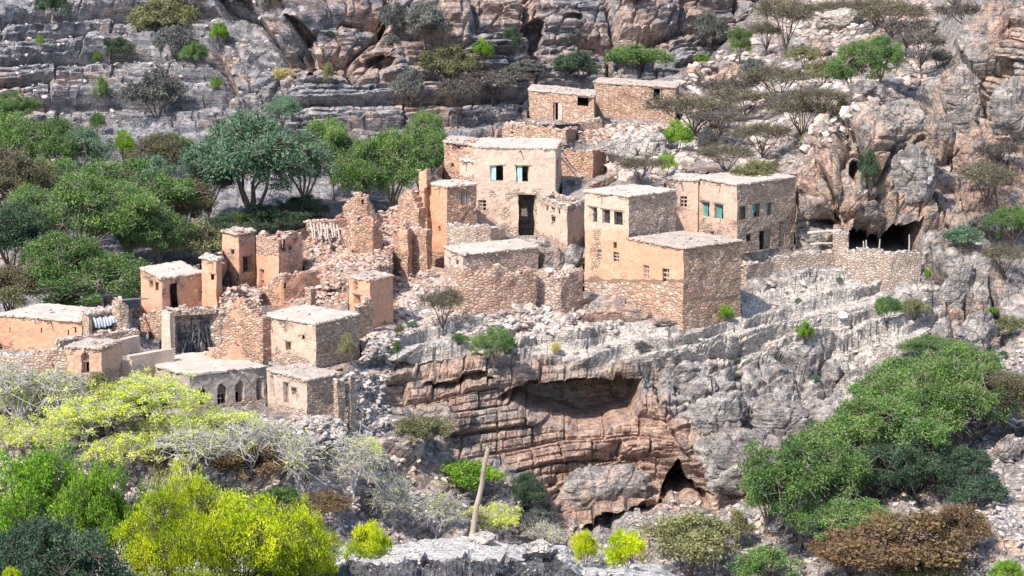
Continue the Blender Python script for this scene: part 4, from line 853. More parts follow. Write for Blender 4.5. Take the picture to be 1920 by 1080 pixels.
for a, k in RWS: ruin_wall(*a, **k)
# timber pieces
def poles(name, label, cat, segs, r=.045, mat=None, group=None, part=None):
    base = at(*segs[0][0]); root = None; t = [([at(*a), (at(*a) + at(*b)) / 2 + np.array([.02, .02, .03]), at(*b)], [r, r * .9, r * .8]) for a, b in segs]
    v, f = tubes(t, 6); o = mesh_np(name, v - base, [f], mat or M_PALEWOOD); o.location = [float(q) for q in base]; return tag(o, label, cat, group)
lab = ['first', 'second', 'third', 'fourth', 'fifth', 'sixth', 'seventh', 'eighth', 'ninth']
for k in range(9):
    x = 582 + k * 6.2; poles('leaning_beam', 'weathered roof beam leaning under the low red wall edge, %s from the left' % lab[k], 'beam', [((x, 418 + (k % 3) * 2, 153.8), (x + 5 - (k % 2) * 3, 450 - (k % 4) * 2, 152.6))], .05, group='roof beams leaning in the middle ruins')
poles('leaning_pole', 'left one of two long poles on the red ruin behind the tall house', 'pole', [((1052, 296, 162.6), (1083, 334, 161.4))], .05, group='long poles behind the tall pale house')
poles('leaning_pole', 'right one of two long poles on the red ruin behind the tall house', 'pole', [((1059, 296, 162.6), (1089, 333, 161.4))], .05, group='long poles behind the tall pale house')
poles('fallen_beam', 'short beam sticking out at the roof corner of the tall pale house', 'beam', [((1038, 272, 163.), (1062, 292, 162.4))], .06)
poles('bleached_beam', 'pale horizontal beam sticking out left of the broken walled house', 'beam', [((228, 563, 137), (277, 560, 141.5))], .05)
poles('shelf_beam', 'thick upper board of the timber shelf beside the cave', 'board', [((1514, 437, 152.6), (1578, 432, 152.4))], .09)
poles('shelf_beam', 'thick lower board of the timber shelf beside the cave', 'board', [((1519, 458, 152.7), (1562, 456, 152.5))], .07)
for k, (x, y0, y1) in enumerate([(1619, 452, 466), (1624, 450, 464), (1649, 448, 470), (1704, 440, 468)]):
    poles('cave_post', ['short leftmost upright stick inside the black cave mouth', 'short upright stick, second from the left, in the black cave mouth', 'leaning middle stick in the black cave mouth', 'tall rightmost upright stick in the black cave mouth'][k], 'post', [((x - (2 if k == 2 else 0), y1 + 8, 151.6), (x + (1 if k > 1 else 0), y0, 151.7))], .05, group='sticks standing in the cave mouth')
poles('fence_post', 'dark thin post standing in the gravel at the right edge', 'post', [((1881, 910, 113), (1880, 876, 113))], .05, M_WOOD)
# the tall stake in front
def stake():
    b = at(882, 1018, 76); t_ = at(916, 836, 76); n = 9; P = [b + (t_ - b) * k / (n - 1) + .018 * np.array([math.sin(k * 1.7), math.cos(k * 2.3), 0]) for k in range(n)]
    R = [.125, .10, .094, .09, .085, .082, .078, .072, .06]; V, Fc = tubes([(P, R)], 9); V = V + .016 * np.stack([vn(V[:, 0] * 30, V[:, 1] * 30, V[:, 2] * 3, 1), vn(V[:, 0] * 30, V[:, 1] * 30, V[:, 2] * 3, 2), vn(V[:, 0] * 20, V[:, 1] * 20, 0, 3) * (V[:, 2] > t_[2] - .05) * 6], 1); P2 = [P[5], P[5] + np.array([-.1, .0, .16])]
    V2, F2 = tubes([(P2, [.04, .025])], 6); V = np.concatenate([V, V2]); Fc = np.concatenate([Fc, F2 + len(V) - len(V2)])
    o = mesh_np('wooden_stake', V - b, [Fc], M_POST, smooth=True); o.location = [float(q) for q in b]; tag(o, 'tall bleached tree stump post leaning on the foreground rock', 'post')
M_POST = simple('stake_wood', (.20, .15, .11), (.44, .36, .28), 3., bs=.8, bd=.06, sc=(1, 1, .25)); stake()
poles('fallen_log', 'bleached fallen log lying on the foreground rock shelf', 'log', [((752, 1028, 75), (862, 1024, 76.5))], .09)
# ------------------------------------------------------------------ boulders
def boulder(px, py, wpx, hpx, label, seed, mat, dep=.7, which='B', rot=0., name='boulder', Yo=0.):
    g = ground(px, py, which); rng = np.random.default_rng(seed); sc = g[1] / F; w = wpx * sc; hh = hpx * sc
    nu, nv = (110, 70) if wpx > 45 else (44, 26); u, v = np.meshgrid(np.linspace(0, 2 * math.pi, nu + 1)[:-1], np.linspace(0, math.pi, nv), indexing='ij')
    D_ = np.stack([np.cos(u) * np.sin(v), np.sin(u) * np.sin(v), np.cos(v)], -1); q = D_ * 1.3 + seed * 3.1
    r = 1 + .30 * vn(q[..., 0], q[..., 1], q[..., 2], seed) + .10 * vn(q[..., 0] * 3, q[..., 1] * 3, q[..., 2] * 3, seed) + .04 * vn(q[..., 0] * 7, q[..., 1] * 7, q[..., 2] * 7, seed)
    P = D_ * r[..., None]
    for k in range(9):    # flat broken faces
        n = rng.normal(size=3); n /= np.linalg.norm(n); d = np.maximum(0, P @ n - rng.uniform(.62, .82)); P = P - d[..., None] * n * .92
    if wpx > 45:
        q = P * np.array([w, w * dep, hh]) / 2; qs = q / (.18 * max(w, hh)) * np.array([1, 1, .75]) + seed * 5.3; f1, f2, ci = worley(qs[..., 0], qs[..., 1], qs[..., 2], seed); P = P * (1 + .13 * (ci - .5) + .10 * (sstep(0, .16, f2 - f1) - 1) + .03 * fbm(q[..., 0] * 2, q[..., 1] * 2, q[..., 2] * 2, 3, 4))[..., None]
    P = P * np.array([w / 2 * 1.05, w / 2 * dep, hh / 2 * 1.05]); c, s = math.cos(rot), math.sin(rot); x = P[..., 0] * c - P[..., 2] * s; z = P[..., 0] * s + P[..., 2] * c; P[..., 0], P[..., 2] = x, z + hh * .42
    i = np.arange(nu * nv).reshape(nu, nv); j = np.roll(i, -1, 0)
    Fc = np.stack([i[:, :-1].ravel(), j[:, :-1].ravel(), j[:, 1:].ravel(), i[:, 1:].ravel()], 1)
    om, pm2 = {'grey': (-.1, .0), 'warm': (.75, -.4), 'pale': (-.2, .75), 'mix': (.35, 0)}[mat]; n = nu * nv
    o = mesh_np(name, P.reshape(-1, 3), [Fc], M_ROCK, {'org': [om] * n, 'pal': [pm2] * n}, smooth=False); o.location = [float(g[0]), float(g[1] + w * dep * .25 + Yo), float(g[2] - .06 * hh)]
    return tag(o, label, 'boulder')
BO = [(1402, 935, 190, 170, 'great bulging rock right of the lower black hollow', 'mix', .55, 'B', 0), (1335, 800, 130, 100, 'rounded grey rock knob above the lower black hollow', 'grey', .5, 'B', .1), (1452, 800, 120, 90, 'grey rock knob between the hollow and the right hand trees', 'grey', .5, 'B', -.1), (1120, 985, 200, 110, 'tilted brown slab left of the lower black hollow', 'mix', .35, 'B', .28), (1862, 150, 110, 130, 'tall stacked rock block on the crag at the upper right', 'mix', .6, 'B', 0), (1800, 235, 80, 120, 'square rock column on the left edge of the upper right crag', 'mix', .6, 'B', .05), (1895, 260, 90, 130, 'wide rock block in the middle of the upper right crag', 'mix', .5, 'B', 0), (1885, 40, 110, 90, 'topmost rock block of the crag at the picture corner', 'mix', .6, 'B', 0), (1835, 330, 90, 100, 'reddish split block at the foot of the upper right crag', 'warm', .5, 'B', -.05), (1762, 300, 60, 100, 'narrow rock block left of the reddish split block', 'mix', .6, 'B', 0), (1160, 606, 130, 40, 'long flat orange boulder built into the base of the village front wall', 'warm', .3, 'B', .1), (1250, 612, 60, 20, 'flat orange slab at the foot of the dark stone side wall', 'warm', .4, 'B', 0),
 (1036, 505, 60, 50, 'big orange grey boulder under the roofless pale walls', 'mix', .7, 'B', .2), (1075, 500, 40, 50, 'blue grey boulder left of the square two storey house', 'grey', .8, 'B', -.4), (1020, 465, 30, 22, 'small brown boulder under the roofless pale walls', 'mix', .8, 'B', 0),
 (1565, 690, 40, 46, 'upright grey boulder on the bare rock left of the right hand trees', 'grey', .7, 'B', .2), (693, 712, 17, 17, 'small round orange boulder in the grey scree', 'warm', .9, 'B', 0),
 (1344, 186, 100, 46, 'orange sloping boulder right of the topmost houses', 'warm', .6, 'B', .5), (1296, 150, 30, 18, 'small pinkish boulder behind the topmost right house', 'warm', .7, 'B', 0),
 (1215, 300, 70, 70, 'large pale grey boulder with the black hollow above the flat roofs', 'pale', .7, 'B', .3), (1162, 305, 60, 50, 'rounded pale grey boulder left of the black hollow', 'pale', .7, 'B', -.2), (1130, 350, 90, 26, 'orange grey sloping slab beside the tall pale house', 'mix', .5, 'B', .45),
 (1715, 388, 92, 122, 'huge smooth grey boulder hanging over the right end of the cave', 'grey', .7, 'B', 0), (1600, 384, 56, 110, 'tall pinkish rock pillar above the left of the cave', 'mix', .5, 'B', .1),
 (1520, 405, 62, 150, 'tall rock buttress next to the big house with teal windows', 'mix', .6, 'B', 0), (1650, 268, 100, 90, 'brown rock block high above the cave', 'mix', .6, 'B', .1), (1612, 200, 60, 66, 'pointed rock pinnacle beside the green hillside tree', 'mix', .6, 'B', 0), (1655, 195, 50, 50, 'squat pinnacle rock right of the pointed one', 'mix', .6, 'B', .1),
 (1012, 1062, 76, 46, 'white rounded boulder on the foreground rock shelf', 'pale', .8, 'F', 0), (905, 1022, 60, 22, 'low pale rock around the foot of the bleached post', 'pale', .8, 'F', 0), (1130, 1062, 60, 26, 'grey low rock at the foreground right of the white boulder', 'grey', .8, 'F', 0),
 (1800, 560, 60, 110, 'leaning grey rock fin right of the cave wall', 'grey', .6, 'B', -.4), (1830, 660, 80, 90, 'broad grey cliff rock above the right hand trees', 'grey', .7, 'B', .1), (1770, 640, 50, 80, 'smaller grey rock face beside the dark shrub', 'grey', .6, 'B', 0),
 (1890, 870, 50, 60, 'split brown boulder at the right edge near the thin post', 'mix', .7, 'B', 0), (1750, 60, 80, 30, 'long brown boulder on the upper right slope', 'mix', .5, 'B', 0), (1580, 60, 110, 50, 'pale jumbled outcrop rock at the top right of centre', 'pale', .5, 'B', .1), (1540, 110, 60, 40, 'pinkish boulder just under the pale outcrop rock', 'warm', .6, 'B', 0),
 (1716, 170, 26, 18, 'small orange boulder on the slope right of the pinnacles', 'warm', .8, 'B', 0), (1385, 690, 30, 14, 'small flat brown stone on the grey sloping rock', 'warm', .8, 'B', 0), (250, 385, 0, 0, '', '', 0, 'B', 0),
 (680, 385, 0, 0, '', '', 0, 'B', 0), (1560, 690, 0, 0, '', '', 0, 'B', 0)]
for k, b in enumerate(BO):
    if b[2]: boulder(b[0], b[1], b[2], b[3], b[4], k + 3, b[5], b[6], b[7], b[8])
# ------------------------------------------------------------------ rubble (uncountable)
def rubble(name, label, poly, n, smin, smax, mat, seed, flat=.6, which='B', bpow=3.):
    rng = np.random.default_rng(seed)
    A = (PX, PY, PB) if which == 'B' else (PXc, PYc, QC) if which == 'C' else (FX, FPY, Q)
    m = pmask(A[0], A[1], poly, 12); m = m * (1 - built) if which == 'B' else m
    w = m.ravel() * (.35 + (vn(A[2][..., 0] * .7, A[2][..., 1] * .7, A[2][..., 2] * .7, seed).ravel() > -.1)); idx = rng.choice(len(w), n, p=w / w.sum())
    P = A[2].reshape(-1, 3)[idx] + rng.uniform(-.1, .1, (n, 3)); S = .62 * (smin + (smax - smin) * rng.uniform(0, 1, n) ** bpow)
    v, f = rocks(P, S, rng, flat); o = mesh_np(name, v, [f], mat); tag(o, label, 'rubble', kind='stuff'); return o
rubble('rubble', 'reddish collapsed house rubble across the middle ruins', [(400,440),(480,470),(560,430),(640,415),(740,400),(800,420),(800,520),(740,620),(660,620),(600,570),(480,590),(420,690),(330,680),(400,560)], 16000, .06, .34, M_REDST, 1)
rubble('scree', 'grey scree running down between the ruins and the orange cliff', [(640,600),(760,560),(840,580),(730,650),(730,800),(650,860),(540,860),(480,790),(640,770)], 6500, .06, .36, M_GREYST, 2)
rubble('rubble', 'pale stones on the slope below the terrace houses', [(720,500),(850,500),(1100,470),(1100,620),(960,640),(730,610)], 3600, .05, .55, M_STONE, 3)
rubble('scree', 'loose stones scattered over the upper right hillside', [(1100,300),(1180,190),(1300,140),(1450,20),(1740,-40),(1740,160),(1560,260),(1480,330),(1300,330),(1150,360)], 4200, .08, .9, M_STONE, 4)
rubble('scree', 'stones lying on the pale terraces under the cave', [(1100,610),(1400,520),(1740,520),(1800,620),(1680,700),(1480,650),(1260,670),(950,660)], 450, .04, .5, M_PALEST, 5)
rubble('scree', 'stony ground along the bottom right of the wadi', [(1750,640),(1940,600),(1940,1080),(1300,1080),(1240,940),(1400,940),(1800,860)], 4500, .05, .4, M_GREYST, 6)
rubble('scree', 'stony wadi ground below the bare trees', [(-50,760),(500,780),(840,860),(1060,980),(1240,960),(1300,1090),(-50,1090)], 6000, .05, .4, M_STONE, 7)
rubble('rubble', 'stones heaped below the topmost houses', [(940,230),(1120,230),(1260,200),(1280,240),(1150,300),(1060,290)], 3500, .06, .34, M_REDST, 8)
rubble('scree', 'stones lying on the foreground rock shelf', [(560,1030),(1240,1030),(1240,1100),(560,1100)], 900, .02, .12, M_PALEST, 9, which='F')
rubble('scree', 'fallen stones on ledges of the rear cliff', [(0,40),(500,0),(560,160),(300,160),(240,260),(0,260)], 900, .1, .5, M_GREYST, 10, which='C')
# ------------------------------------------------------------------ vegetation
def leaf_quads(C, size, rng, droop=0., asp=.5):
    n = len(C); d = rng.normal(size=(n, 3)); d[:, 2] -= droop; d /= np.linalg.norm(d, axis=1, keepdims=True)
    u = np.cross(d, rng.normal(size=(n, 3))); u /= np.linalg.norm(u, axis=1, keepdims=True) + 1e-9; s = size * rng.uniform(.6, 1.3, (n, 1))
    V = np.stack([C, C + d * s * .5 + u * s * asp * .5, C + d * s, C + d * s * .5 - u * s * asp * .5], 1)
    return V.reshape(-1, 3), np.arange(4 * n).reshape(n, 4)
def make_proto(name, leafm, bark, seed, H=4., W_=4.5, trunk=.3, nlimb=6, ncl=110, cr=.42, nl=75, ls=.16, flat=.8, shape='dome', tr=.11, asp=.5, droop=0., twigs=3, twr=.012, upper=.0):
    rng = np.random.default_rng(seed); th = H * trunk; cz = th + (H - th) * .45; ax = np.array([W_ / 2 - cr * .6, W_ / 2 - cr * .6, (H - th) * .5 - cr * .2]); cc = np.array([0, 0, cz])
    D_ = rng.normal(size=(ncl * 3, 3)); D_ /= np.linalg.norm(D_, axis=1, keepdims=True)
    if shape == 'flat': D_[:, 2] = np.abs(D_[:, 2]) * .55 + .35; r = rng.uniform(.35, 1, len(D_)) ** .5
    elif shape == 'shrub': D_[:, 2] = np.where(D_[:, 2] < -.3, -D_[:, 2], D_[:, 2]); r = rng.uniform(.55, 1.0, len(D_)) ** .5
    else: D_ = D_[D_[:, 2] > -.55]; r = rng.uniform(.35, 1, len(D_)) ** .45
    nlb = (16 if ncl > 250 else 8) if shape != 'flat' else 0
    D_ = D_[:ncl]; r = r[:len(D_)]; lob = 1 + .32 * vn(D_[:, 0] * 1.7, D_[:, 1] * 1.7, D_[:, 2] * 1.7, seed) + .12 * rng.normal(size=len(D_)) * .6
    P = cc + D_ * (r * lob)[:, None] * ax
    if nlb:     # foliage gathered in lobes of different size with gaps between them
        lc = rng.normal(size=(nlb, 3)); lc /= np.linalg.norm(lc, axis=1, keepdims=True); lc[:, 2] = np.abs(lc[:, 2]) * rng.uniform(-.4, 1.1, nlb); lc *= rng.uniform(.5, .82, (nlb, 1)); lc[0] = (0, 0, .6); lr = rng.uniform(.26, .48, nlb); lid = rng.choice(nlb, len(D_), p=lr ** 2 / (lr ** 2).sum())
        Dz = D_.copy(); Dz[:, 2] = np.where(Dz[:, 2] < -.25, -Dz[:, 2], Dz[:, 2]); keep_ = rng.uniform(0, 1, len(D_)) < .22
        P2 = cc + (lc[lid] + Dz * (lr[lid] * r ** .5)[:, None]) * ax; P = np.where(keep_[:, None], P * .9 + cc * .1, P2)
    P[:, 2] = np.clip(P[:, 2], cr * .4, None)
    paths = []; tp = np.array([rng.uniform(-.1, .1), rng.uniform(-.1, .1), th]); tr_ = tr
    k = 5; tpts = np.linspace([0, 0, -.35], tp, k); tpts[1:-1, :2] += rng.uniform(-.07, .07, (k - 2, 2)); paths.append((tpts, np.linspace(tr_ * 1.25, tr_ * .85, k)))
    limbs = []
    for i in range(nlimb):
        a = 6.283 * i / nlimb + rng.uniform(-.4, .4); rr = rng.uniform(.35, .72); el = rng.uniform(.25, 1.) if shape != 'flat' else rng.uniform(.4, .8)
        e = cc + np.array([math.cos(a) * rr * ax[0], math.sin(a) * rr * ax[1], (el * .9 - .15) * ax[2]]); m = 6; t = np.linspace(0, 1, m)[:, None]; s0 = tp * (1 - .25 * rng.uniform(0, 1))
        L_ = s0 * (1 - t) + e * t; L_[:, 2] += np.sin(t[:, 0] * 3.14) * .12 * H * rng.uniform(-.3, .6); L_[1:-1] += rng.uniform(-.09, .09, (m - 2, 3)) * H / 4
        paths.append((L_, np.linspace(tr_ * .62, tr_ * .22, m))); limbs.append(L_)
    AL = np.concatenate([l[2:] for l in limbs])
    for p in P:
        q = AL[np.argmin(np.linalg.norm(AL - p, axis=1) + rng.uniform(0, .3, len(AL)))]; mid = (p + q) / 2 + rng.uniform(-.12, .12, 3); paths.append((np.array([q, mid, p]), [tr_ * .2, tr_ * .13, twr]))
        for _ in range(twigs):
            e = p + rng.normal(size=3) * cr * np.array([1, 1, flat]) * .8; s = mid * .4 + p * .6; paths.append((np.array([s, (s + e) / 2 + rng.uniform(-.05, .05, 3), e]), [twr * 1.3, twr, twr * .6]))
    bv, bf = tubes(paths, 4); bm = mesh_np(name + '_trunk', bv, [bf], bark, link=False)
    C = np.repeat(P, nl, 0); o = rng.normal(size=C.shape); o /= np.linalg.norm(o, axis=1, keepdims=True) + 1e-9; o *= rng.uniform(0, 1, (len(C), 1)) ** .55 * cr * np.repeat(rng.uniform(.6, 1.25, len(P)), nl)[:, None]; o[:, 2] *= flat
    lv, lf = leaf_quads(C + o, ls, rng, droop, asp); lm = mesh_np(name + '_crown', lv, [lf], L[leafm], link=False)
    return bm, lm, H, W_
PROTO = {}
def pro(key, *a, n=2, **k): PROTO[key] = [make_proto(key, *a, seed=11 * i + len(PROTO) * 7 + 1, **k) for i in range(n)]
BR = dict(H=4., W_=4.6, trunk=.22, ncl=180, cr=.42, nl=165, ls=.098, flat=.75)
pro('green', 'green', M_BARKB, **BR); pro('mid', 'mid', M_BARKB, **BR); pro('teal', 'teal', M_BARKB, **BR); pro('dark', 'dark', M_BARKD, **BR); pro('brown', 'brown', M_BARKD, **BR)
SH = dict(H=2., W_=2.6, trunk=.08, ncl=90, cr=.28, nl=110, ls=.085, flat=.8, shape='shrub', tr=.05, nlimb=5, twigs=2)
for k_ in ('olive', 'grey', 'bright', 'rust'): pro(k_ + '_shrub', k_, M_BARKD, n=1 if k_ == 'rust' else 2, **SH)
pro('dark_shrub', 'dark', M_BARKD, n=1, **SH); pro('mid_shrub', 'mid', M_BARKD, n=2, **SH); pro('teal_shrub', 'teal', M_BARKD, n=1, **SH)
pro('straw', 'straw', M_BARKB, n=1, H=1., W_=1.2, trunk=.05, ncl=30, cr=.22, nl=80, ls=.3, flat=.8, shape='shrub', tr=.02, asp=.12, droop=-1.2, twigs=0)
pro('acacia', 'olive', M_BARKD, n=3, H=4., W_=5.2, trunk=.2, nlimb=8, ncl=110, cr=.55, nl=34, ls=.11, flat=.75, shape='flat', tr=.10, twigs=8, twr=.015)
pro('thorn', 'grey', M_BARKD, n=1, H=3., W_=4., trunk=.3, nlimb=8, ncl=90, cr=.4, nl=14, ls=.13, flat=.6, shape='flat', tr=.09, twigs=8, twr=.016)
pro('bare', 'limeyoung', M_BARKP, n=3, H=4.6, W_=4.6, trunk=.22, nlimb=9, ncl=75, cr=.6, nl=9, ls=.15, flat=.9, tr=.085, twigs=6, twr=.017)
pro('leafing', 'limeyoung', M_BARKP, n=2, H=4.2, W_=5., trunk=.2, nlimb=8, ncl=120, cr=.44, nl=44, ls=.13, flat=.7, tr=.085, twigs=4, twr=.015)
pro('lime', 'lime', M_BARKD, n=2, H=3.4, W_=4.2, trunk=.12, nlimb=9, ncl=330, cr=.26, nl=120, ls=.075, flat=1.0, tr=.045, asp=.28, droop=-1.3, twigs=3, twr=.007)
pro('limesmall', 'lime', M_BARKD, n=2, H=1.5, W_=1.6, trunk=.04, shape='shrub', nlimb=7, ncl=70, cr=.16, nl=130, ls=.07, flat=1.1, tr=.025, asp=.3, droop=-1.3, twigs=2, twr=.005)
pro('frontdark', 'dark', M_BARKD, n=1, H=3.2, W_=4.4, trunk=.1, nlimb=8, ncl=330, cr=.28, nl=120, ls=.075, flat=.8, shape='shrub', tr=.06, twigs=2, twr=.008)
pro('frontgreen', 'bright', M_BARKD, n=1, H=3.2, W_=4.4, trunk=.12, nlimb=8, ncl=240, cr=.26, nl=110, ls=.08, flat=.9, tr=.06, twigs=2, twr=.008)
_cnt = [0]
NM = {'acacia': 'acacia_tree', 'bare': 'bare_tree', 'leafing': 'bare_tree', 'thorn': 'thorn_tree', 'straw': 'grass_tuft', 'lime': 'lime_tree', 'limesmall': 'lime_shrub', 'frontdark': 'dense_shrub', 'frontgreen': 'leafy_tree'}
def plant(key, px, py, w, h, lab, which='B', group=None, Y=None):
    _cnt[0] += 1; k = _cnt[0]; bm, lm, H_, W2 = PROTO[key][k % len(PROTO[key])]
    if group == GV: w, h, py = w * 1.38, h * 1.42, py + 8
    elif group == GF and w > 90: w, h = w * 1.45, h * 1.25
    elif group == GB and key in ('bare', 'leafing'): h *= .88
    elif group == GH: w, h = w * 1.3, h * 1.2
    elif group == GC: w, h = w * 1.3, h * 1.25
    g = at(px, py, Y) if Y else ground(px, py, which)
    sc = g[1] / F; nm = NM.get(key) or ('shrub' if 'shrub' in key else 'leafy_tree')
    cat = 'grass' if nm == 'grass_tuft' else 'shrub' if 'shrub' in nm else 'tree'
    r = thing(nm, lab, cat, g - np.array([0, 0, .05 * h * sc]), group); sx_ = w * sc / W2; sz_ = h * sc / H_
    r.scale = (sx_, max(sx_ * .8, .6 * sx_), sz_); r.rotation_euler = (0, 0, (k * 2.399) % 6.283)
    for nme, me in ((('trunk' if cat == 'tree' else 'stems'), bm), ('crown' if cat != 'grass' else 'blades', lm)):
        o = bpy.data.objects.new(nme, me); COL.objects.link(o); o.parent = r
    return r
GV, GC, GH, GB, GF = 'trees in the valley behind the village', 'shrubs on the rear cliff', 'scrub on the upper right hillside', 'pale branched trees below the village', 'trees in the lower right corner'
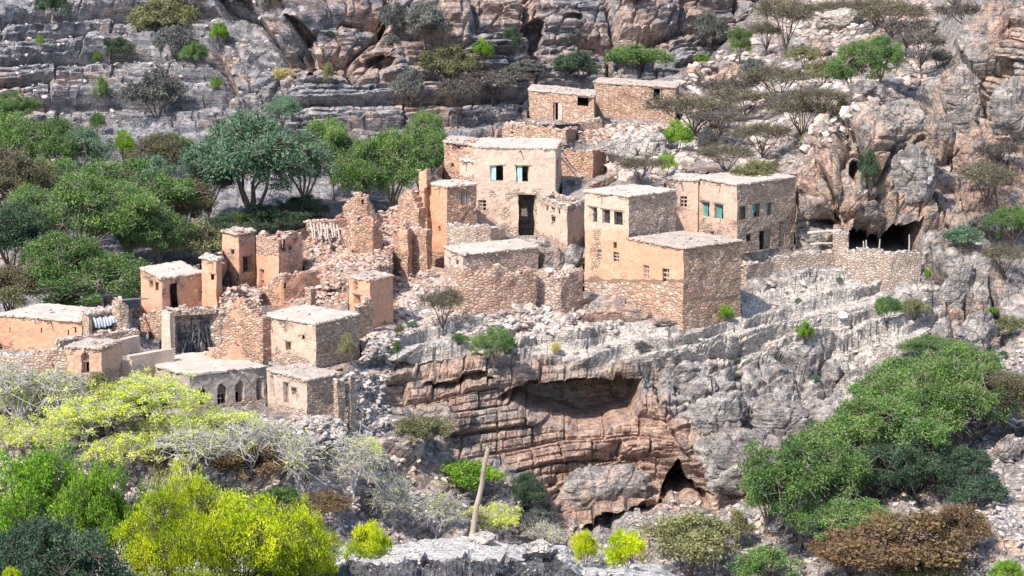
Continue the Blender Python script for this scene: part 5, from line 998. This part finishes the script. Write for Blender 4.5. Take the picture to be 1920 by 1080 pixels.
T = [
# valley behind the village; lower left shade put into dark, brown leaves
('mid', 10, 330, 130, 110, 'dull green tree at the left edge just below the rear cliff', 'C', GV), ('mid', 110, 335, 150, 105, 'dull green tree left of the pale cliff gap', 'C', GV), ('mid', 35, 265, 90, 60, 'dark scrubby tree at the foot of the rear cliff, far left', 'C', GV),
('teal', 165, 345, 100, 90, 'grey green tree under the left cliff ledges', 'C', GV), ('bright_shrub', 232, 285, 42, 50, 'small bright green tree alone at the foot of the left cliff', 'C', GV), ('brown', 300, 345, 130, 85, 'olive brown tree left of the big silvery tree', 'C', GV),
('teal', 285, 385, 110, 90, 'blue green bushy tree beside the olive brown tree', 'C', GV), ('brown', 20, 430, 140, 130, 'rusty tree coloured dark for shade at the left edge, the upper of two', 'C', GV), ('mid', 95, 400, 130, 100, 'dark green tree between the rusty tree and the big light green tree', 'C', GV),
('teal', 475, 425, 250, 185, 'widest silvery green tree in the middle of the valley', 'C', GV), ('teal', 395, 415, 110, 130, 'silvery tree joined to the left of the widest silvery tree', 'C', GV), ('teal', 570, 405, 120, 130, 'silvery tree joined to the right of the widest silvery tree', 'C', GV), ('teal', 527, 262, 58, 62, 'slender pale green tree standing above the widest silvery tree', 'C', GV),
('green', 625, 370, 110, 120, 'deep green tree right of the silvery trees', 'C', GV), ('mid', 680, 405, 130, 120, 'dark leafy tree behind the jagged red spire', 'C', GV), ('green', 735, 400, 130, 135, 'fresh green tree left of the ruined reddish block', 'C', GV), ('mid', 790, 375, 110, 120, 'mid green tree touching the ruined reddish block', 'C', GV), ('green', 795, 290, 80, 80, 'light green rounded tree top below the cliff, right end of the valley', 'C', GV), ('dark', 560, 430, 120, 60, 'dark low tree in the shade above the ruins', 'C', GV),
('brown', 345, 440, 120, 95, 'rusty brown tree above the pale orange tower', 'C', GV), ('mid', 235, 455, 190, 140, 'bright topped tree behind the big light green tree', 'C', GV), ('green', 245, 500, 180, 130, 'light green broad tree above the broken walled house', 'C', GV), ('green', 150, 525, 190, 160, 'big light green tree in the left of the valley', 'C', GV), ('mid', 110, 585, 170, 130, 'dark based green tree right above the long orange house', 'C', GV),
('mid', 200, 600, 190, 110, 'deep shaded tree left of the broken walled house', 'C', GV), ('dark', 25, 540, 150, 130, 'green tree coloured dark for shade at the left edge between two rusty ones', 'C', GV), ('brown', 20, 612, 140, 100, 'rusty tree coloured dark for shade at the left edge, the lower of two', 'C', GV), ('olive_shrub', 365, 492, 120, 65, 'grey olive bush right above the pale orange tower', 'C', GV), ('green', 445, 446, 75, 50, 'small light green tree behind the ruined stone tower', 'C', GV), ('dark', 510, 450, 110, 60, 'dark low tree behind the roofless mud shell', 'C', GV), ('mid_shrub', 128, 590, 110, 34, 'low bright bush just above the long orange roof', 'C', GV), ('dark', 400, 470, 90, 60, 'black green tree between the grey olive bush and small light green tree', 'C', GV),
('mid', 300, 500, 120, 90, 'dark tree above the roof of the broken walled house', 'C', GV), ('mid', 60, 470, 110, 110, 'green tree squeezed between dark rusty and big light green trees', 'C', GV), ('dark', 800, 330, 60, 60, 'dark tree just left of the small roofless reddish block', 'C', GV), ('green', 180, 580, 120, 90, 'shaded green tree under the big light green tree', 'C', GV), ('mid', 320, 300, 70, 50, 'small green tree under the grey bush on the cliff', 'C', GV),
# rear cliff
('dark_shrub', 103, 55, 66, 52, 'dark green shrub on the top left cliff ledge', 'C', GC), ('bright_shrub', 72, 96, 20, 20, 'tiny yellow green shrub on the left cliff face', 'C', GC), ('dark_shrub', 225, 110, 70, 42, 'wide dark green shrub on the second ledge of the left cliff', 'C', GC), ('bright_shrub', 184, 108, 22, 30, 'small bright shrub left of the wide dark ledge shrub', 'C', GC), ('olive_shrub', 300, 62, 120, 66, 'large olive shrub near the top of the left cliff', 'C', GC), ('thorn', 345, 30, 90, 50, 'dark thorny tree at the top edge of the left cliff', 'C', GC), ('bright_shrub', 404, 82, 38, 46, 'round green shrub beside the pale boulders of the cliff', 'C', GC), ('grey_shrub', 330, 118, 90, 60, 'grey brown shrub below the large olive shrub', 'C', GC), ('mid_shrub', 368, 135, 50, 40, 'leafy green shrub under the round green shrub', 'C', GC),
('teal_shrub', 518, 42, 80, 52, 'grey green shrub on the cliff above the grass tuft', 'C', GC), ('straw', 519, 131, 46, 22, 'yellow grass tuft on the middle cliff ledge', 'C', GC), ('bright_shrub', 405, 168, 26, 28, 'small round shrub on the ledge edge below the pale boulders', 'C', GC), ('grey_shrub', 292, 225, 100, 90, 'big grey leafless bush hanging on the left cliff', 'C', GC), ('grey_shrub', 770, 200, 66, 78, 'dark grey upright bush on the banded cliff', 'C', GC), ('grey_shrub', 795, 90, 90, 72, 'grey bush on the pink cliff face', 'C', GC), ('grey_shrub', 745, 60, 60, 60, 'faint grey bush at the top middle of the cliff', 'C', GC), ('olive_shrub', 850, 150, 100, 66, 'olive bush left of the bright cliff shrubs', 'C', GC), ('bright_shrub', 905, 122, 40, 42, 'bright green shrub below the dark pink cliff', 'C', GC), ('dark_shrub', 965, 102, 36, 48, 'small deep green tree under the dark cliff crack', 'C', GC),
('thorn', 930, 190, 150, 66, 'wide grey thorn tree left above the topmost houses', 'C', GC), ('grey_shrub', 985, 150, 80, 34, 'low grey bush on the ledge under the deep green tree', 'C', GC), ('dark_shrub', 1085, 160, 80, 50, 'dark bush behind the topmost left house', 'C', GC), ('mid_shrub', 1190, 140, 110, 46, 'wide green bush behind the topmost right house', 'C', GC), ('grey_shrub', 1085, 66, 60, 34, 'small grey green bush on the upper cliff, centre', 'C', GC), ('dark_shrub', 1190, 24, 56, 40, 'dark bush at the top edge of the cliff', 'C', GC), ('grey_shrub', 1330, 100, 70, 70, 'shaded grey bush where cliff meets hillside', 'C', GC), ('dark_shrub', 620, 62, 22, 12, 'tiny green tuft on the pink cliff', 'C', GC), ('olive_shrub', 615, 175, 20, 46, 'thin olive plant growing from the banded cliff', 'C', GC), ('mid_shrub', 185, 260, 40, 34, 'small green shrub at the base of the left cliff', 'C', GC), ('grey_shrub', 740, 80, 30, 20, 'tiny grey plant beside the cliff hollow', 'C', GC), ('olive_shrub', 30, 158, 40, 26, 'pale tuft on the far left cliff', 'C', GC), ('mid_shrub', 190, 200, 30, 60, 'narrow green plant in the crack of the left cliff', 'C', GC), ('thorn', 860, 240, 90, 90, 'spindly tree before the banded cliff left of the terrace ruin', 'C', GC),
# upper right hillside
('bright_shrub', 1310, 138, 30, 24, 'small bright shrub beside the orange hillside boulder', 'B', GH), ('green', 1386, 122, 48, 66, 'small leafy tree on the hillside near the cliff', 'B', GH), ('acacia', 1474, 110, 110, 108, 'tallest thin trunked acacia at the top of the hillside', 'B', GH), ('acacia', 1436, 105, 70, 60, 'smaller acacia left of the tallest one', 'B', GH), ('acacia', 1455, 200, 130, 70, 'spreading acacia in the middle of the hillside', 'B', GH), ('acacia', 1300, 262, 150, 80, 'dark branched acacia right below the topmost right house', 'B', GH), ('acacia', 1395, 232, 110, 62, 'pale crowned acacia between the other hillside acacias', 'B', GH),
('acacia', 1500, 268, 120, 84, 'acacia leaning over the rock buttress', 'B', GH), ('acacia', 1430, 300, 120, 66, 'low acacia above the roof of the house with teal windows', 'B', GH), ('acacia', 1200, 345, 90, 48, 'yellowish acacia bush above the square two storey house', 'B', GH), ('bright_shrub', 1272, 290, 56, 62, 'bright green bush behind the narrow cream room', 'B', GH), ('bright_shrub', 1252, 333, 46, 44, 'yellow green bush touching the narrow cream room', 'B', GH), ('grey_shrub', 1326, 298, 46, 50, 'round dark grey bush above the big flat roof', 'B', GH), ('thorn', 1365, 215, 100, 66, 'leafless thorn tree on the slope above the big roof', 'B', GH), ('acacia', 1560, 55, 100, 50, 'acacia among the pale outcrop rocks at the top', 'B', GH),
('green', 1590, 195, 110, 110, 'big fresh green tree on the hillside above the pinnacles', 'B', GH), ('mid', 1650, 165, 110, 96, 'duller green tree right of the fresh green hillside tree', 'B', GH), ('acacia', 1670, 80, 130, 66, 'olive acacia on the top right slope', 'B', GH), ('thorn', 1812, 78, 110, 70, 'dark branched tree on the ridge at the top right', 'B', GH), ('thorn', 1725, 150, 90, 90, 'brownish thorn tree above the small orange boulder', 'B', GH), ('acacia', 1790, 20, 100, 44, 'acacia cut by the top edge of the picture, right', 'B', GH), ('straw', 1577, 212, 22, 24, 'yellow grass tuft on the ledge left of the pinnacles', 'B', GH), ('straw', 1512, 264, 20, 14, 'small dry grass tuft on the rock buttress', 'B', GH), ('teal_shrub', 1720, 232, 34, 22, 'small grey green bush between the rock blocks', 'B', GH), ('acacia', 1230, 225, 110, 60, 'bare looking acacia in front of the topmost right house', 'B', GH), ('acacia', 1360, 330, 110, 55, 'acacia tuft directly behind the narrow cream room roof', 'B', GH),
('acacia', 1540, 235, 100, 60, 'acacia on the ledge just above the rock buttress', 'B', GH), ('thorn', 1350, 275, 110, 66, 'grey branched tree on the slope right of the bright green bush', 'B', GH), ('acacia', 1640, 60, 120, 60, 'acacia on the rubble slope at the upper right of centre', 'B', GH), ('olive_shrub', 1420, 345, 90, 40, 'olive bush row behind the big flat roof', 'B', GH), ('grey_shrub', 1240, 285, 60, 40, 'grey scrub beside the pale boulder with the hollow', 'B', GH), ('olive_shrub', 1345, 245, 90, 44, 'olive scrub below the leafless thorn tree', 'B', GH), ('olive_shrub', 1510, 130, 70, 40, 'olive scrub under the outcrop rocks', 'B', GH), ('thorn', 1700, 110, 100, 70, 'grey thorn tree in the middle of the top right slope', 'B', GH), ('grey_shrub', 1480, 215, 60, 40, 'grey bush beside the leaning acacia', 'B', GH), ('olive_shrub', 1540, 160, 60, 44, 'olive bush left of the fresh green hillside tree', 'B', GH), ('grey_shrub', 1415, 160, 70, 44, 'grey bush under the tallest acacia', 'B', GH), ('dark_shrub', 1632, 352, 46, 84, 'dense dark green bush hanging on the cliff above the cave', 'B', GH), ('mid_shrub', 1045, 374, 44, 32, 'green bush between the tall pale house and the roofless pale walls', 'B', None), ('olive_shrub', 1620, 120, 60, 40, 'low olive bush behind the fresh green tree', 'B', GH), ('grey_shrub', 1760, 130, 60, 34, 'grey low bush on the rubble right of the thorn tree', 'B', GH),
('acacia', 1850, 400, 110, 90, 'thin acacia in front of the right hand cliff', 'B', GH), ('thorn', 1870, 340, 90, 70, 'grey thorn bush growing on the far right rocks', 'B', GH), ('mid', 1900, 470, 90, 80, 'dark green tree at the right edge beside the grey cliff', 'B', GH), ('teal_shrub', 1805, 476, 80, 44, 'pale grey green bush right of the cave', 'B', GH), ('grey_shrub', 1850, 450, 80, 44, 'grey bush behind the pale grey green one', 'B', GH), ('acacia', 1880, 540, 90, 60, 'small acacia at the right edge below the dark green tree', 'B', GH),
# terraces and centre
('mid_shrub', 1664, 610, 70, 60, 'round dark green bush at the foot of the right cliff', 'B', None), ('olive_shrub', 1715, 600, 70, 50, 'olive bush right of the round dark green bush', 'B', None), ('bright_shrub', 1361, 608, 44, 46, 'bright bush on the pale rock below the dark stone side wall', 'B', 'bright bushes on the pale rock'), ('bright_shrub', 1508, 652, 48, 58, 'bright bush in the middle of the bare rock slope', 'B', 'bright bushes on the pale rock'), ('bright_shrub', 1737, 525, 18, 34, 'small green bush at the right end of the dry stone wall', 'B', None), ('bright_shrub', 1793, 543, 30, 24, 'small bright bush on the grey rock right of the cave wall', 'B', None), ('bright_shrub', 1860, 580, 26, 20, 'tiny light green bush high on the broad grey rock', 'B', None), ('olive_shrub', 1790, 645, 60, 26, 'olive bush on top of the lower right trees', 'B', None), ('olive_shrub', 1890, 640, 80, 50, 'olive bush at the right edge above the scree', 'B', None),
('mid', 925, 700, 90, 102, 'grey green tree rooted in the cliff gap under the retaining wall', 'B', None), ('mid_shrub', 862, 648, 44, 26, 'low green bush left of the grey green cliff gap tree', 'B', None), ('acacia', 832, 618, 110, 104, 'lone thin acacia in front of the orange retaining wall', 'B', None), ('mid_shrub', 742, 680, 22, 40, 'narrow bush on the ledge at the left of the orange cliff', 'B', None), ('bright_shrub', 752, 690, 22, 20, 'tiny bright bush on the same ledge as the narrow one', 'B', None), ('olive_shrub', 650, 680, 46, 62, 'grey green bush at the right wall of the bright roofed square house', 'B', None), ('dark_shrub', 643, 755, 24, 40, 'dark shrub filling the doorway beside the low cream house', 'B', None), ('olive_shrub', 745, 640, 26, 28, 'olive tuft in the grey scree', 'B', None),
('olive_shrub', 785, 850, 150, 78, 'wide olive bush at the left foot of the orange cliff', 'B', None), ('bright_shrub', 870, 925, 190, 80, 'flat topped green bush behind the bleached post', 'B', None), ('dark', 985, 975, 130, 100, 'dark tree under the orange cliff right of the bleached post', 'B', None), ('dark_shrub', 1036, 868, 22, 36, 'small dark shrub in a crack of the orange cliff', 'B', None), ('grey_shrub', 1385, 660, 40, 18, 'grey low plant on the bare rock', 'B', None), ('grey_shrub', 1205, 665, 40, 26, 'grey tuft on the rim over the cliff hollow', 'B', None), ('straw', 1040, 655, 26, 24, 'pale yellow tuft on the rim of the orange cliff', 'B', None), ('grey_shrub', 1010, 1000, 110, 60, 'pale twiggy bush beneath the dark tree', 'B', None),
# lower right
('mid', 1790, 760, 150, 110, 'pale green tree at the top of the lower right trees', 'B', GF), ('mid', 1690, 800, 170, 130, 'light green tree at the upper left of the lower right trees', 'B', GF), ('green', 1790, 860, 170, 170, 'fresh green broad tree in the middle of the lower right trees', 'B', GF), ('mid', 1710, 900, 190, 150, 'green tree with deep shade underneath in the lower right', 'B', GF), ('mid', 1500, 1030, 210, 210, 'rounded dense green tree at the lower left of the right hand trees', 'B', GF), ('green', 1590, 930, 180, 150, 'fresh green tree behind the rounded one', 'B', GF), ('brown', 1880, 830, 120, 120, 'brown tipped tree at the right edge above the gravel', 'B', GF), ('dark', 1640, 960, 150, 110, 'dark tree in the shade of the right hand trees', 'B', GF), ('dark', 1800, 930, 120, 90, 'dark tree low behind the rust coloured shrub', 'B', GF), ('dark_shrub', 1822, 965, 100, 66, 'domed dark green bush beside the gravel slope', 'B', GF), ('mid', 1590, 1060, 150, 120, 'green tree left of the rust coloured shrub', 'B', GF),
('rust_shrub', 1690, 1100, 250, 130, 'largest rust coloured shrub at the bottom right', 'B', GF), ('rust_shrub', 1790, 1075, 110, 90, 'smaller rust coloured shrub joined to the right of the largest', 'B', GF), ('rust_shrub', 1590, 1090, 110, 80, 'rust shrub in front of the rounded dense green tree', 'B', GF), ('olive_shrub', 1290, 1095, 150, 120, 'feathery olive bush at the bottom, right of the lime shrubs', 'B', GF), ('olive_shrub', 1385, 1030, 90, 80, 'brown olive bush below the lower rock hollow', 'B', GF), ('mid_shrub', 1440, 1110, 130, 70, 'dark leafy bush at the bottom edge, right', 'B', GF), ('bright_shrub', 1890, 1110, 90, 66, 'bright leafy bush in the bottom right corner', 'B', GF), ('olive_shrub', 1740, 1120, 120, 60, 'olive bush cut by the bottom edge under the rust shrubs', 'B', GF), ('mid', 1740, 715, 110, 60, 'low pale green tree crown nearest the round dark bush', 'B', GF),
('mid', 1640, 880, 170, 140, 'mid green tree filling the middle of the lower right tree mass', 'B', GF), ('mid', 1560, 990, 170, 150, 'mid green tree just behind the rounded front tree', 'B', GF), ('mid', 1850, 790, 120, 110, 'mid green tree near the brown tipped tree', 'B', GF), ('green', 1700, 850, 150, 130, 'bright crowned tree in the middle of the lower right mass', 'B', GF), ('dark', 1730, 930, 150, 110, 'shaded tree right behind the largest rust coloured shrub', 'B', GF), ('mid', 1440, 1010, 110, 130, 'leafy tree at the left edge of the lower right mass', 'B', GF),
# pale branched trees
('bare', 40, 850, 190, 200, 'pale leafless tree at the left edge below the orange house', 'B', GB), ('bare', 120, 830, 170, 180, 'pale leafless tree second from the left edge', 'B', GB), ('leafing', 200, 820, 190, 150, 'pale tree with first yellow green leaves under the arch doorway', 'B', GB), ('leafing', 285, 850, 230, 170, 'widest pale tree with yellow leaves before the arched windows house', 'B', GB), ('leafing', 400, 860, 210, 115, 'leafing tree right below the arched windows', 'B', GB), ('bare', 470, 900, 180, 150, 'grey white leafless tree right of the leafing ones', 'B', GB), ('bare', 560, 930, 170, 150, 'leafless tree above the lime tree tops', 'B', GB), ('leafing', 110, 900, 190, 130, 'yellow leaved tree behind the green foreground tree', 'B', GB), ('leafing', 230, 900, 180, 120, 'yellow leaved tree left above the lime trees', 'B', GB), ('bare', 350, 930, 180, 120, 'leafless tree hidden low behind the lime trees', 'B', GB), ('bare', 650, 960, 160, 170, 'tall leafless tree below the low cream house scree', 'B', GB), ('bare', 740, 990, 150, 150, 'leafless tree left of the bleached post', 'B', GB), ('bare', 820, 1020, 140, 130, 'short leafless tree just left of the bleached post', 'B', GB), ('leafing', 935, 1010, 120, 100, 'pale tree with few leaves right of the bleached post', 'B', GB), ('bare', 1020, 1035, 110, 80, 'low pale twiggy tree at the right of the group', 'B', GB), ('leafing', 690, 880, 110, 80, 'small yellow leaved tree on the scree edge', 'B', GB),
('leafing', 60, 800, 200, 130, 'yellow leaved tree nearest the long orange house', 'B', GB), ('leafing', 160, 870, 200, 130, 'yellow leaved tree in the middle of the left bare trees', 'B', GB), ('leafing', 330, 880, 200, 120, 'yellow green tree right behind the top of the brightest lime tree', 'B', GB), ('leafing', 250, 800, 170, 110, 'pale tree with yellow leaves touching the grey parapets', 'B', GB), ('leafing', 450, 830, 150, 80, 'low leafing tree in front of the low cream house', 'B', GB), ('leafing', 20, 880, 160, 120, 'yellow leaved tree cut by the left edge', 'B', GB), ('bare', 520, 880, 150, 110, 'leafless tree on the scree under the low cream house', 'B', GB),
('rust_shrub', 470, 905, 210, 70, 'rusty undergrowth bush between the pale trees', 'B', GB), ('rust_shrub', 330, 830, 130, 60, 'rusty bush beneath the widest pale tree', 'B', GB), ('rust_shrub', 600, 980, 120, 60, 'rusty bush behind the right lime tree', 'B', GB), ('grey_shrub', 80, 790, 150, 80, 'dark twiggy bush under the leafless trees, left', 'B', GB), ('olive_shrub', 180, 780, 110, 60, 'olive bush below the arch doorway', 'B', GB), ('mid_shrub', 260, 830, 120, 60, 'green bush among the pale trees', 'B', GB), ('mid_shrub', 520, 960, 120, 60, 'green bush low between leafless trees', 'B', GB), ('olive_shrub', 880, 1010, 90, 50, 'olive bush right behind the bleached post', 'B', GB),
]
for a in T: plant(*a[:5], a[5], a[6], a[7])
for k, (x, y) in enumerate([(625, 468), (627, 530), (772, 612), (1497, 565), (1385, 688), (1530, 705), (1745, 690), (1880, 668), (1855, 875), (1575, 515), (1320, 965)]):
    plant('teal_shrub', x, y + 4, 20 + (k % 3) * 5, 13 + (k % 2) * 5, 'tiny blue green plant ' + ['high in the reddish rubble', 'in the middle of the reddish rubble', 'at the foot of the retaining wall', 'on the pale terrace under the teal windowed house', 'beside the flat brown stone', 'at the lower end of the bare rock', 'above the pale green tree tops', 'on scree at the right edge', 'on gravel near the thin post', 'in the dry stone terrace wall', 'below the lower rock hollow'][k], 'B', 'tiny blue green plants')
GL = 'lime green trees in the foreground'
for key, px, py, w, h, lab, Y in [
 ('frontgreen', 70, 1150, 340, 380, 'green and yellow foreground tree behind the dense dark shrub', 68), ('frontgreen', 205, 1130, 220, 330, 'yellow tipped green tree left of the lime trees', 67),
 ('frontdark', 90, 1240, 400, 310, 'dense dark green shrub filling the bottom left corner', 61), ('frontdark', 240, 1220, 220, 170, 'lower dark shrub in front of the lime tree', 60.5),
 ('lime', 330, 1190, 290, 350, 'brightest lime tree, left one with dark bare stem', 64), ('lime', 450, 1180, 340, 335, 'widest lime tree in the middle of the foreground', 65), ('lime', 560, 1160, 220, 250, 'lime tree at the right end of the big lime group', 66), ('lime', 395, 1230, 300, 200, 'low lime tree in front of the widest one', 62),
 ('limesmall', 690, 1090, 125, 130, 'small lime shrub alone on the pale foreground rock', 71), ('limesmall', 735, 1110, 60, 60, 'tiny lime sprig at the bottom below the small lime shrub', 69), ('limesmall', 20, 1130, 60, 80, 'lime twig at the bottom left corner', 59),
 ('limesmall', 1096, 1072, 84, 92, 'left lime shrub of the pair near the bottom centre', 74), ('limesmall', 1172, 1082, 130, 105, 'right wider lime shrub of the pair near the bottom centre', 73), ('limesmall', 600, 1120, 120, 90, 'low lime shrub right under the big lime group', 68)]:
    plant(key, px, py, w, h, lab, group=GL if 'lime' in key else None, Y=Y)
